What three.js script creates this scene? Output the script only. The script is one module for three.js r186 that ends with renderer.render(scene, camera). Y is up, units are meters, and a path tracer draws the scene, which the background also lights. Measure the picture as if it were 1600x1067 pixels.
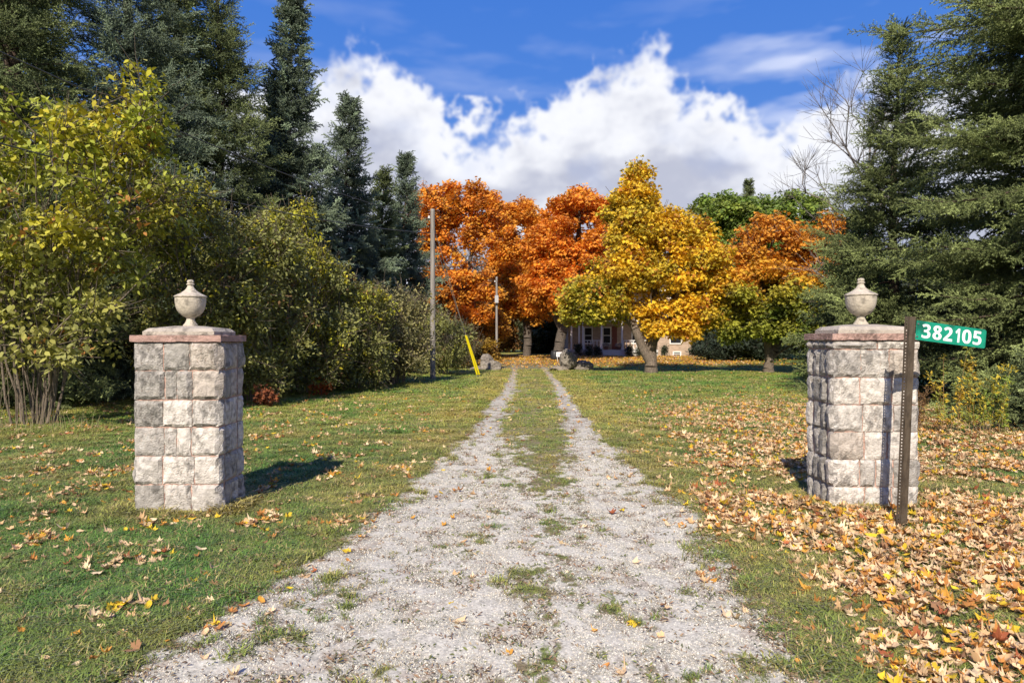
import * as THREE from 'three';
import { createNoise2D, createNoise3D } from 'simplex-noise';
import { mergeGeometries, toCreasedNormals, mergeVertices } from 'three/addons/utils/BufferGeometryUtils.js';
import { RoundedBoxGeometry } from 'three/addons/geometries/RoundedBoxGeometry.js';
import { TextGeometry } from 'three/addons/geometries/TextGeometry.js';
import { FontLoader } from 'three/addons/loaders/FontLoader.js';

// ---------------------------------------------------------------- camera, sky, sun, exposure
const scene = new THREE.Scene();
const F = 1080, HOR = 528, CAMH = 1.55;            // focal length and horizon row of the photograph, in its pixels
const camera = new THREE.PerspectiveCamera(2 * Math.atan(533.5 / F) * 180 / Math.PI, 1600 / 1067, 0.1, 3000);
camera.position.set(0, CAMH, 0);
camera.rotation.x = -Math.atan((533.5 - HOR) / F);
const EXPOSURE = 1.9, SUN_POWER = 3.8, SKY_GAIN = 0.74;
const SUN_AZ = 14 * Math.PI / 180, SUN_EL = 38 * Math.PI / 180;   // behind the camera, a little to the left
const renderer = new THREE.WebGLRenderer({ antialias: true });
renderer.toneMapping = THREE.LinearToneMapping;
renderer.toneMappingExposure = EXPOSURE;
renderer.shadowMap.enabled = true;

function rngOf(seed) {
  let s = seed >>> 0;
  return () => { s = (s + 0x6d2b79f5) | 0; let t = Math.imul(s ^ (s >>> 15), 1 | s); t = (t + Math.imul(t ^ (t >>> 7), 61 | t)) ^ t; return ((t ^ (t >>> 14)) >>> 0) / 4294967296; };
}
const n2 = createNoise2D(rngOf(11)), n3 = createNoise3D(rngOf(12));
const fbm2 = (x, y, o = 4) => { let s = 0, a = 0.5; for (let i = 0; i < o; i++) { s += a * n2(x, y); x = x * 2.03 + 17.1; y = y * 2.03 - 9.7; a *= 0.5; } return s; };
const fbm3 = (x, y, z, o = 4) => { let s = 0, a = 0.5; for (let i = 0; i < o; i++) { s += a * n3(x, y, z); x = x * 2.03 + 7.1; y = y * 2.03 - 3.7; z = z * 2.03 + 1.3; a *= 0.5; } return s; };
const clamp = THREE.MathUtils.clamp, lerp = THREE.MathUtils.lerp;
const ss = (a, b, x) => { const t = clamp((x - a) / (b - a), 0, 1); return t * t * (3 - 2 * t); };
const table = (pts) => (x) => { if (x <= pts[0][0]) return pts[0][1]; for (let i = 1; i < pts.length; i++) if (x <= pts[i][0]) { const t = (x - pts[i - 1][0]) / (pts[i][0] - pts[i - 1][0]); return lerp(pts[i - 1][1], pts[i][1], t); } return pts[pts.length - 1][1]; };

const D2R = Math.PI / 180;
const cloudTop = table([[-180, 20], [-150, 24], [-120, 16], [-95, 21], [-70, 24], [-50, 18], [-36, 16], [-25, 18.5], [-18, 20.5], [-13.5, 22.2], [-10.5, 22.8], [-8.2, 21.6], [-6.6, 19.6], [-5.6, 17.8], [-4, 17.8],
  [-1.5, 18.4], [0.6, 19.6], [3, 19.4], [4.3, 20.8], [7.2, 21.6], [9.6, 22.4], [11.2, 23.8], [12.5, 23.2], [13.6, 21], [16, 20.4], [18, 18.9], [20.4, 17.6], [23, 17.6], [26, 18.3], [31, 18.2], [36, 17.5], [50, 22], [70, 19], [90, 24], [120, 18], [150, 22], [180, 20]]);
function skyColor(az, el, out) {
  const e = el / D2R, sx = Math.sin(az), sz = Math.cos(az);
  const h = clamp(e / 60, 0, 1), k = Math.pow(h, 0.6);
  let r = lerp(0.10, 0.005, k), g = lerp(0.27, 0.07, k), b = lerp(0.62, 0.42, k);
  const low = Math.exp(-Math.max(e, 0) / 6); r = lerp(r, 0.55, low * 0.6); g = lerp(g, 0.59, low * 0.6); b = lerp(b, 0.70, low * 0.6);
  const y = el * 1.0;
  // high veil
  const veil = clamp(fbm3(sx * 3.2 + 4, y * 14, sz * 3.2, 5) * 1.6 + 0.1, 0, 1) * ss(9, 14, e) * ss(30, 20, e) * (0.2 + 0.55 * ss(10, 26, az / D2R) * ss(70, 40, az / D2R));
  r = lerp(r, 0.66, veil); g = lerp(g, 0.69, veil); b = lerp(b, 0.80, veil);
  // cumulus bank
  const big = fbm3(sx * 7, y * 9, sz * 7, 5), bil = 1 - Math.abs(fbm3(sx * 16 + 9, y * 18, sz * 16, 5)) * 2.4, fine = fbm3(sx * 44, y * 48, sz * 44, 4);
  const top = cloudTop(az / D2R) + big * 2.2 + (bil - 0.5) * 1.5 + fine * 0.8 - 0.5;
  const edge = top - e, soft = 0.9 + 2.4 * clamp(0.5 + fbm3(sx * 5 - 3, y * 5, sz * 5, 3), 0, 1);
  let a = ss(-0.35, soft, edge);
  // deeper inside the bank: shaded, lavender-grey bases
  const depth = clamp(edge / 11, 0, 1), lump = fbm3(sx * 6 + 2, y * 11 + 5, sz * 6, 4);
  const lit = clamp(1.02 - 0.62 * ss(0.2, 1.0, depth + lump * 0.75) - 0.16 * clamp(-(bil - 0.45), 0, 1) + fine * 0.05, 0.4, 1.05);
  const lk = (lit - 0.4) / 0.65, cr = lerp(0.38, 0.70, lk), cg = lerp(0.40, 0.71, lk), cb = lerp(0.49, 0.745, lk);
  a *= 1 - 0.15 * clamp(fbm3(sx * 6 + 40, y * 8, sz * 6, 4) * 2 - 0.2, 0, 1);
  r = lerp(r, cr, a); g = lerp(g, cg, a); b = lerp(b, cb, a);
  // scattered small clouds higher up, out of the picture's main bank
  const sc = clamp(fbm3(sx * 5 * Math.cos(el) + 20, Math.sin(el) * 6, sz * 5 * Math.cos(el), 5) * 2.6 - 0.75, 0, 1) * ss(27, 36, e);
  r = lerp(r, 0.76, sc); g = lerp(g, 0.78, sc); b = lerp(b, 0.83, sc);
  if (e < 0) { const t = ss(0, -6, e); r = lerp(r, 0.10, t); g = lerp(g, 0.11, t); b = lerp(b, 0.07, t); }
  out[0] = r * SKY_GAIN; out[1] = g * SKY_GAIN; out[2] = b * SKY_GAIN;
}
{
  const W = 2560, H = 1280, data = new Float32Array(W * H * 4), c = [0, 0, 0];
  for (let j = 0; j < H; j++) {
    const el = ((j + 0.5) / H - 0.5) * Math.PI;
    const step = el < -0.12 ? 16 : 1;
    for (let i = 0; i < W; i += step) {
      const az = ((i + 0.5) / W - 0.5) * 2 * Math.PI + Math.PI / 2;
      skyColor(az > Math.PI ? az - 2 * Math.PI : az, el, c);
      for (let k = 0; k < step; k++) { const o = (j * W + i + k) * 4; data[o] = c[0]; data[o + 1] = c[1]; data[o + 2] = c[2]; data[o + 3] = 1; }
    }
  }
  const t = new THREE.DataTexture(data, W, H, THREE.RGBAFormat, THREE.FloatType);
  t.mapping = THREE.EquirectangularReflectionMapping; t.magFilter = THREE.LinearFilter; t.needsUpdate = true;
  scene.background = t; scene.environment = t;
}
const sun = new THREE.DirectionalLight(new THREE.Color(1, 0.9, 0.75), SUN_POWER);
sun.position.set(-Math.sin(SUN_AZ) * Math.cos(SUN_EL), Math.sin(SUN_EL), Math.cos(SUN_AZ) * Math.cos(SUN_EL)).multiplyScalar(100);
sun.target.position.set(0, 0, -15);
sun.position.add(sun.target.position);
sun.castShadow = true;
Object.assign(sun.shadow.camera, { left: -60, right: 60, top: 60, bottom: -60, near: 1, far: 300 });
sun.shadow.mapSize.set(4096, 4096);
scene.add(sun, sun.target);

// ---------------------------------------------------------------- helpers
const used = {};
const numbered = (n) => { const k = used[n] = (used[n] ?? -1) + 1; return k ? n + '_' + String(k).padStart(3, '0') : n; };
const V = (x, y, z) => new THREE.Vector3(x, y, z);
const rgb = (r, g, b) => new THREE.Color().setRGB(r, g, b);
const hex = (h) => new THREE.Color(h);
function tag(o, label, category, group, kind) { if (label) o.userData.label = label; if (category) o.userData.category = category; if (group) o.userData.group = group; if (kind) o.userData.kind = kind; return o; }
function thing(name, label, category, pos, turn = 0, group) { const o = new THREE.Group(); o.name = numbered(name); o.position.set(...pos); o.rotation.y = turn; scene.add(o); return tag(o, label, category, group); }
function part(name, geo, mat, parent, kind) { const m = new THREE.Mesh(geo, mat); m.name = parent === scene ? numbered(name) : name; m.castShadow = m.receiveShadow = true; if (kind) m.userData.kind = kind; parent.add(m); return m; }
function instanced(name, geo, mat, mats, cols, parent, kind) {
  const m = new THREE.InstancedMesh(geo, mat, mats.length); m.name = name; m.castShadow = m.receiveShadow = true;
  const c = new THREE.Color();
  for (let i = 0; i < mats.length; i++) { m.setMatrixAt(i, mats[i]); if (cols) m.setColorAt(i, c.setRGB(...cols[i])); }
  if (kind) m.userData.kind = kind; parent.add(m); return m;
}
const QY = new THREE.Quaternion(), EU = new THREE.Euler();
const mat4 = (x, y, z, rx, ry, rz, s, sy = s) => new THREE.Matrix4().compose(V(x, y, z), new THREE.Quaternion().setFromEuler(new THREE.Euler(rx, ry, rz, 'YXZ')), V(s, sy, s));
const std = (color, rough = 0.85, extra = {}) => new THREE.MeshStandardMaterial({ color, roughness: rough, ...extra });
const leafMat = (color, through = 0.4, rough = 0.75) => new THREE.MeshPhysicalMaterial({ color, roughness: rough, transmission: through, thickness: 0, side: THREE.DoubleSide, specularIntensity: 0.5 });
function dataTex(w, h, f, srgb = false, rep = true) {
  const d = new Uint8Array(w * h * 4), c = [0, 0, 0];
  const enc = (v) => { v = clamp(v, 0, 1); return 255 * (srgb ? (v <= 0.0031308 ? 12.92 * v : 1.055 * Math.pow(v, 1 / 2.4) - 0.055) : v); };
  for (let j = 0; j < h; j++) for (let i = 0; i < w; i++) { f((i + 0.5) / w, (j + 0.5) / h, c, i, j); const o = (j * w + i) * 4; d[o] = enc(c[0]); d[o + 1] = enc(c[1]); d[o + 2] = enc(c[2]); d[o + 3] = 255; }
  const t = new THREE.DataTexture(d, w, h); t.magFilter = THREE.LinearFilter; if (srgb) t.colorSpace = THREE.SRGBColorSpace;
  if (rep) t.wrapS = t.wrapT = THREE.RepeatWrapping; t.needsUpdate = true; return t;
}
// tileable noise: the torus in 3-D is stood in for by mirrored blending
const tile = (f) => (u, v) => { const a = f(u, v), b = f(u - 1, v), c = f(u, v - 1), d = f(u - 1, v - 1); return lerp(lerp(a, b, ss(0.0, 1, u)), lerp(c, d, ss(0.0, 1, u)), ss(0.0, 1, v)); };
const px2 = (px, py, d) => [(px - 800) / F * d, CAMH + (HOR - py) / F * d, -d];     // used to read sizes off the photograph while laying out

// ---------------------------------------------------------------- ground
const xc = table([[0, 0.0], [4, 0.06], [6, 0.2], [10, 0.33], [14, 0.42], [18, 0.6], [23, 0.75], [36, 0.92], [60, 1.0]]);
const ground = (x, d) => 0.035 * n2(x * 0.13, d * 0.13) + 0.012 * n2(x * 0.5 + 40, d * 0.5) * ss(60, 30, d);
const halfL = table([[0, 2.2], [3, 1.9], [5, 1.45], [9, 1.3], [16, 1.18], [25, 1.05], [40, 1.0]]), halfR = table([[0, 1.5], [4, 1.35], [6, 1.4], [10, 1.25], [16, 1.15], [25, 1.0], [40, 0.95]]);
// how far a spot of the drive is bare gravel (1) or grown over (0)
function gravelCover(x, d) {
  const u = x - xc(d), hw = u < 0 ? halfL(d) : halfR(d), au = Math.abs(u);
  const jag = 0.16 * fbm2(x * 2.1, d * 1.3, 4) + 0.14 * fbm2(x * 6, d * 5, 3);
  const inside = ss(hw + 0.12, hw - 0.22, au + jag);
  const rut = Math.exp(-Math.pow((au - 0.78) / (0.36 - 0.10 * ss(10, 30, d)), 2) * 1.1);
  const grown = ss(5.5, 13, d) * 0.85;
  const patch = fbm2(x * 1.4 + 3, d * 0.75 + 8, 4) * 0.7 + fbm2(x * 5.2, d * 4.2, 4) * 0.6;
  const strip = Math.exp(-Math.pow((u - 0.17) / 0.2, 2)) * 0.55 * ss(4.5, 9, d);            // the weedy line just right of the middle
  const v = (0.80 - 0.22 * ss(4.6, 3.0, d)) * rut + (1 - rut) * (0.64 - grown * 0.95) - strip + patch * (0.95 - 0.3 * rut) + fbm2(x * 13, d * 9, 3) * 0.34 + (1 - rut) * 0.5 * fbm2(x * 3.4 + 70, d * 2.2, 3);
  return inside * ss(0.12, 0.55, v) * (1 - 0.75 * ss(30, 44, d));
}
// where fallen leaves lie: share 0..1
function leafLitter(x, d) {
  const u = x - xc(d), n = fbm2(x * 0.9 + 60, d * 0.9, 4);
  let v = 0;
  if (u > 0) {
    const a = ss(1.25, 1.75, u + n * 0.5) * ss(7.2, 6.2, d + n * 0.8 + 0.25 * (x - 3));
    const gap = Math.exp(-Math.pow((x - 1.55) / 0.42, 2) - Math.pow((d - 4.15) / 0.75, 2));
    v = Math.max(v, a * (1 - 0.95 * gap) * (0.9 + 0.8 * n) * ss(-0.8, 0.0, fbm2(x * 3.1, d * 2.6, 3)));
    const b = ss(1.2, 2.6, u + n * 0.9 - (d - 9) * 0.13) * ss(7.0, 8.1, d + n * 0.5) * ss(17.5, 12.5, d + n * 2.5 - x * 0.3) * ss(12, 8, x);
    v = Math.max(v, b * (0.62 + 0.85 * n) * ss(-0.6, 0.1, fbm2(x * 2.6, d * 1.7, 3)));
    v = Math.max(v, (0.05 + 0.1 * clamp(n, 0, 1)) * ss(1.0, 1.5, u));
  } else {
    const cl = clamp(fbm2(x * 1.3 + 90, d * 0.85, 4) * 2.2 - 0.28, 0, 1);
    v = (0.014 + 0.46 * cl) * ss(-1.1, -1.6, u) * (0.5 + 0.5 * ss(3, 5, d)) * ss(26, 10, d);
    v = Math.max(v, 0.02 * ss(-1.0, -1.4, u));
  }
  v = Math.max(v, ss(34, 42, d + n * 5) * ss(78, 60, d) * ss(-9, -5, x) * ss(20, 12, x) * (0.75 + 0.4 * n));
  v = Math.max(v, Math.abs(u) < 1.5 ? 0.006 + 0.016 * ss(8, 16, d) : 0);
  return clamp(v, 0, 1);
}
const rG = rngOf(5);
const speck = Array.from({ length: 4096 }, () => rG());
const sp = (i, j, s = 0) => speck[(i * 131 + j * 71 + s * 977 + ((i * j) % 37)) & 4095];
const lawnTex = (() => {
  const a = tile((u, v) => fbm2(u * 34, v * 34, 4)), b = tile((u, v) => fbm2(u * 5 + 9, v * 5, 4)), c = tile((u, v) => n2(u * 170, v * 120));
  return dataTex(1024, 1024, (u, v, o) => {
    const m = clamp(0.5 + a(u, v) * 1.0 + c(u, v) * 0.22, 0, 1), s = ss(0.05, 0.5, b(u, v) + c(u, v) * 0.35 - 0.1);
    o[0] = lerp(lerp(0.40, 0.92, m), 1.0, s * 0.6); o[1] = lerp(lerp(0.42, 0.95, m), 0.86, s * 0.5); o[2] = lerp(lerp(0.36, 0.85, m), 0.9, s * 0.4);
  }, true);
})();
const lawnBump = (() => { const a = tile((u, v) => n2(u * 150, v * 150)), b = tile((u, v) => fbm2(u * 30, v * 30, 4)); return dataTex(512, 512, (u, v, o) => { o[0] = o[1] = o[2] = 0.5 + 0.25 * a(u, v) + 0.4 * b(u, v); }); })();
// grass tone of a spot: green to straw
function lawnTone(x, d, out) {
  const n = fbm2(x * 0.35 + 7, d * 0.35, 4), m = fbm2(x * 1.7, d * 1.4 + 30, 3);
  let dry = 0.34 + n * 0.55 + m * 0.35 + (x > 1 ? 0.02 : -0.16 * ss(11, 6, d)) - 0.15 * ss(18, 24, d) * ss(2, 5, x);
  const u = x - xc(d); dry += 0.35 * Math.exp(-Math.pow((Math.abs(u) - 1.5) / 0.45, 2)) * ss(3, 6, d) + (Math.abs(u) < 1.2 ? 0.2 : 0);
  dry = clamp(dry, 0, 1);
  { const px = Math.abs(x) > 2 ? Math.abs(Math.abs(x - 0.125) - 3.06) - 0.37 : 9, pz = Math.abs(d - 6.305) - 0.27, q = Math.hypot(Math.max(px, 0), Math.max(pz, 0)); dry = clamp(dry + 0.5 * ss(0.55, 0.05, q), 0, 1); }
  out[0] = lerp(0.078, 0.33, dry); out[1] = lerp(0.172, 0.265, dry); out[2] = lerp(0.020, 0.075, dry);
  const far = ss(8, 16, d) * 0.28; out[0] *= 1 + far; out[1] *= 1 + far;
  const lit = ss(0.2, 0.95, leafLitter(x, d)) * ss(12, 40, d) ;
  out[0] = lerp(out[0], 0.42, lit * 0.55); out[1] = lerp(out[1], 0.17, lit * 0.55); out[2] = lerp(out[2], 0.05, lit * 0.55);
  return out;
}
const lawn = (() => {
  const xs = [], zs = [];
  for (let x = -18; x <= 18.01; x += 0.3) xs.push(x);
  for (const e of [22, 28, 36, 48, 64, 90, 140, 260, 500, 900]) { xs.push(e); xs.unshift(-e); }
  for (let d = -60; d < 0; d += 12) zs.push(d);
  for (let d = 0; d <= 46.01; d += 0.3) zs.push(d);
  for (const d of [48, 50, 53, 57, 62, 68, 76, 90, 120, 170, 260, 420, 700, 1100]) zs.push(d);
  const P = [], C = [], U = [], I = [], c = [0, 0, 0];
  for (const d of zs) for (const x of xs) { P.push(x, ground(x, d), -d); lawnTone(x, d, c); C.push(c[0], c[1], c[2]); U.push(x / 3.1, d / 3.1); }
  const n = xs.length;
  for (let j = 0; j + 1 < zs.length; j++) for (let i = 0; i + 1 < n; i++) { const a = j * n + i; I.push(a, a + 1, a + n, a + 1, a + n + 1, a + n); }
  const g = new THREE.BufferGeometry();
  g.setAttribute('position', new THREE.Float32BufferAttribute(P, 3)); g.setAttribute('color', new THREE.Float32BufferAttribute(C, 3)); g.setAttribute('uv', new THREE.Float32BufferAttribute(U, 2)); g.setIndex(I); g.computeVertexNormals();
  const m = part('lawn', g, new THREE.MeshStandardMaterial({ vertexColors: true, map: lawnTex, bumpMap: lawnBump, bumpScale: 0.03, roughness: 1 }), scene, 'structure');
  return tag(m, 'green and straw coloured lawn on both sides of the gravel drive', 'lawn');
})();
// the drive: two sheets end to end, their colour maps computed for the whole length so that nothing repeats
const drive = (() => {
  const top = thing('driveway', 'pale gravel driveway with two wheel ruts running between the stone pillars', 'driveway', [0, 0, 0]);
  top.userData.kind = 'structure';
  const HWD = 2.3;
  const sheet = (d0, d1, tw, th, name, nz) => {
    const map = dataTex(tw, th, (u, v, o, i, j) => {
      const d = d0 + v * (d1 - d0), x = xc(d) + (u - 0.5) * 2 * HWD, g = gravelCover(x, d);
      const s1 = sp(i, j), s2 = sp(i >> 1, j >> 1, 3), s3 = sp(i >> 2, j >> 1, 5), f = fbm2(x * 3, d * 3, 4), w = fbm2(x * 11, d * 9, 3);
      let k = 0.80 + 0.35 * (s2 - 0.5) + 0.3 * (s1 - 0.5) + 0.25 * (s3 - 0.5) + 0.22 * f + 0.18 * w;
      k = clamp(k, 0.25, 1.15);
      const dark = ss(-0.02, 0.5, fbm2(x * 2.3 + 50, d * 1.6, 5) + w * 0.5 + 0.25 * (1 - g)) * 0.7;
      const fr = ss(16, 34, d); let r = lerp(0.54, 0.43, fr) * k, gg = lerp(0.51, 0.36, fr) * k, b = lerp(0.43, 0.25, fr) * k;
      r = lerp(r, 0.29 * k + 0.03, dark); gg = lerp(gg, 0.235 * k + 0.022, dark); b = lerp(b, 0.18 * k + 0.015, dark);
      const t = fbm2(x * 4 + 9, d * 4, 4) + (s2 - 0.5) * 0.5, kk = 0.6 + 0.8 * s1;
      const mr = lerp(0.19, 0.12, ss(-0.2, 0.3, t)) * kk, mg = lerp(0.145, 0.145, ss(-0.2, 0.3, t)) * kk, mb = lerp(0.085, 0.034, ss(-0.2, 0.3, t)) * kk;
      const cover = clamp(g + (s1 - 0.5) * 0.5 * (g > 0.02 && g < 0.98 ? 1 : 0), 0, 1);
      o[0] = lerp(mr, r, cover); o[1] = lerp(mg, gg, cover); o[2] = lerp(mb, b, cover);
    }, true, false);
    const P = [], U = [], I = [], nu = 40;
    for (let j = 0; j <= nz; j++) for (let i = 0; i <= nu; i++) {
      const d = d0 + (d1 - d0) * j / nz, a = i / nu, u = (a - 0.5) * 2 * HWD, x = xc(d) + u;
      const rut = Math.exp(-Math.pow((Math.abs(u) - 0.78) / 0.3, 2)), side = ss(HWD, HWD - 0.5, Math.abs(u));
      P.push(x, ground(x, d) + 0.006 + side * (0.004 + 0.022 * (1 - rut) * ss(2.2, 1.2, Math.abs(u)) + 0.006 * n2(x * 3, d * 3)), -d); U.push(a, j / nz);
    }
    for (let j = 0; j < nz; j++) for (let i = 0; i < nu; i++) { const a = j * (nu + 1) + i; I.push(a, a + 1, a + nu + 1, a + 1, a + nu + 2, a + nu + 1); }
    const g = new THREE.BufferGeometry(); g.setAttribute('position', new THREE.Float32BufferAttribute(P, 3)); g.setAttribute('uv', new THREE.Float32BufferAttribute(U, 2)); g.setIndex(I); g.computeVertexNormals();
    return part(name, g, new THREE.MeshStandardMaterial({ map, bumpMap: map, bumpScale: 0.006, roughness: 1 }), top, 'structure');
  };
  sheet(0, 14, 896, 2048, 'gravel_surface', 160);
  sheet(14, 48, 512, 1536, 'gravel_surface', 200);
  return top;
})();

// ---------------------------------------------------------------- shared materials
const stoneTex = (() => {
  const a = tile((u, v) => fbm2(u * 7, v * 7, 6)), b = tile((u, v) => fbm2(u * 3 + 20, v * 2.2, 5)), c = tile((u, v) => n2(u * 90, v * 90)), e = tile((u, v) => fbm2(u * 13 + 5, v * 6, 5));
  return dataTex(1024, 1024, (u, v, o) => {
    const w = b(u, v), p = a(u, v), q = e(u, v); let k = 0.78 + 0.5 * p + 0.08 * c(u, v);
    const stain = ss(0.08, 0.42, w + q * 0.5), pale = ss(0.15, 0.4, -w + p * 0.5), rust = ss(0.22, 0.5, q - w * 0.3) * 0.35;
    k *= 1 - 0.42 * stain; k = clamp(k + 0.16 * pale, 0.16, 1.1);
    o[0] = k * lerp(1, 1.0, rust); o[1] = k * lerp(0.97, 0.80, rust); o[2] = k * lerp(0.94, 0.66, rust);
  }, true);
})();
const stoneBump = (() => { const a = tile((u, v) => fbm2(u * 22, v * 22, 5)), c = tile((u, v) => n2(u * 120, v * 120)); return dataTex(512, 512, (u, v, o) => { o[0] = o[1] = o[2] = 0.5 + 0.5 * a(u, v) + 0.12 * c(u, v); }); })();
const stoneMat = (c, r = 0.9) => new THREE.MeshStandardMaterial({ color: c, map: stoneTex, bumpMap: stoneBump, bumpScale: 0.012, roughness: r });
const barkTex = (() => { const a = tile((u, v) => fbm2(u * 16, v * 4, 5)), b = tile((u, v) => fbm2(u * 40 + 7, v * 9, 3)); return dataTex(256, 512, (u, v, o) => { const k = clamp(0.8 + 0.7 * a(u, v) + 0.3 * b(u, v), 0.2, 1.1); o[0] = k; o[1] = k * 0.96; o[2] = k * 0.92; }, true); })();
const barkMat = (c) => new THREE.MeshStandardMaterial({ color: c, map: barkTex, bumpMap: barkTex, bumpScale: 0.03, roughness: 0.95 });
const BARK = { spruce: barkMat(rgb(0.12, 0.085, 0.065)), maple: barkMat(rgb(0.19, 0.155, 0.125)), dark: barkMat(rgb(0.12, 0.10, 0.085)), shrub: barkMat(rgb(0.28, 0.23, 0.18)), grey: barkMat(rgb(0.26, 0.24, 0.23)), pale: barkMat(rgb(0.42, 0.39, 0.37)), red: barkMat(rgb(0.2, 0.115, 0.07)) };
const boxUV = (g, s = 1, ox = 0, oy = 0) => {   // uv in metres from position and normal
  const p = g.attributes.position, n = g.attributes.normal, u = new Float32Array(p.count * 2);
  for (let i = 0; i < p.count; i++) { const ax = Math.abs(n.getX(i)), ay = Math.abs(n.getY(i)), az = Math.abs(n.getZ(i)); let a, b; if (ay > ax && ay > az) { a = p.getX(i); b = p.getZ(i); } else if (ax > az) { a = p.getZ(i) + 0.37; b = p.getY(i); } else { a = p.getX(i); b = p.getY(i); } u[i * 2] = a / s + ox; u[i * 2 + 1] = b / s + oy; }
  g.setAttribute('uv', new THREE.BufferAttribute(u, 2)); return g;
};

// ---------------------------------------------------------------- branches and foliage
// nodes: {p, parent, r}; one frustum per edge
function frusta(nodes, pick, sides = 5) {
  const P = [], N = [], U = [], I = []; const d = V(), a = V(), b = V(), t = V();
  for (const n of nodes) {
    if (!n.parent || !pick(n)) continue;
    const q = n.parent; d.subVectors(n.p, q.p); const L = d.length(); if (L < 1e-4) continue; d.divideScalar(L);
    t.set(Math.abs(d.y) > 0.9 ? 1 : 0, Math.abs(d.y) > 0.9 ? 0 : 1, 0); a.crossVectors(d, t).normalize(); b.crossVectors(d, a);
    const r0 = Math.min(q.r, n.r * (n.first ? 1.25 : 1.6)), r1 = n.r, base = P.length / 3;
    for (let k = 0; k <= sides; k++) { const w = k / sides * Math.PI * 2, cx = Math.cos(w), sx = Math.sin(w);
      for (const [c, r, v] of [[q.p, r0, 0], [n.p, r1, L]]) { P.push(c.x + (a.x * cx + b.x * sx) * r, c.y + (a.y * cx + b.y * sx) * r, c.z + (a.z * cx + b.z * sx) * r); N.push(a.x * cx + b.x * sx, a.y * cx + b.y * sx, a.z * cx + b.z * sx); U.push(k / sides * Math.max(1, Math.round(r * 10)) * 0.5, (n.h0 ?? 0) + v); } }
    for (let k = 0; k < sides; k++) { const o = base + k * 2; I.push(o, o + 2, o + 1, o + 2, o + 3, o + 1); }
  }
  const g = new THREE.BufferGeometry(); g.setAttribute('position', new THREE.Float32BufferAttribute(P, 3)); g.setAttribute('normal', new THREE.Float32BufferAttribute(N, 3)); g.setAttribute('uv', new THREE.Float32BufferAttribute(U, 2)); g.setIndex(I); return g;
}
// one leaf outline (a fan round its middle) bent along its length; t = tilt fold
function leafFan(shape, size, bend, fold) {
  const P = [0, 0, 0], I = []; const n = shape.length;
  for (const [x, z] of shape) { const X = x * size, Z = z * size; P.push(X, -bend * (X * X + Z * Z) / size + fold * Math.abs(X), Z); }
  for (let i = 0; i < n; i++) I.push(0, 1 + i, 1 + (i + 1) % n);
  const g = new THREE.BufferGeometry(); g.setAttribute('position', new THREE.Float32BufferAttribute(P, 3)); g.setIndex(I); g.computeVertexNormals(); return g;
}
const OVAL = [[0, -0.5], [0.26, -0.22], [0.27, 0.08], [0, 0.55], [-0.27, 0.08], [-0.26, -0.22]];
const LOBED = [[0, -0.35], [0.42, -0.28], [0.26, -0.02], [0.5, 0.2], [0.2, 0.2], [0, 0.6], [-0.2, 0.2], [-0.5, 0.2], [-0.26, -0.02], [-0.42, -0.28]];
const BLADE = [[0, -0.5], [0.13, -0.1], [0, 0.5], [-0.13, -0.1]];
function leafCluster(seed, count, radius, size, shape, flat = 0.55, droop = 0.35) {
  const r = rngOf(seed), gs = [];
  for (let i = 0; i < count; i++) {
    const g = leafFan(shape, size * (0.7 + 0.6 * r()), (r() - 0.3) * 0.7, (r() - 0.3) * 0.5);
    const a = r() * 6.283, q = radius * Math.sqrt(r());
    g.applyMatrix4(mat4(Math.cos(a) * q, (r() - 0.5) * 2 * radius * flat, Math.sin(a) * q, droop + (r() - 0.5) * 1.7, -a + Math.PI / 2 + (r() - 0.5), (r() - 0.5) * 1.5, 1));
    gs.push(g);
  }
  return mergeGeometries(gs);
}
const CL = {
  maple: leafCluster(1, 16, 0.3, 0.145, LOBED), mapleFar: leafCluster(2, 16, 0.42, 0.20, LOBED), lilac: leafCluster(3, 8, 0.17, 0.10, OVAL, 0.8), shrub: leafCluster(4, 11, 0.2, 0.075, OVAL, 0.8), small: leafCluster(5, 12, 0.16, 0.05, OVAL, 0.8), blade: leafCluster(6, 12, 0.1, 0.09, BLADE, 0.8),
};
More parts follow.
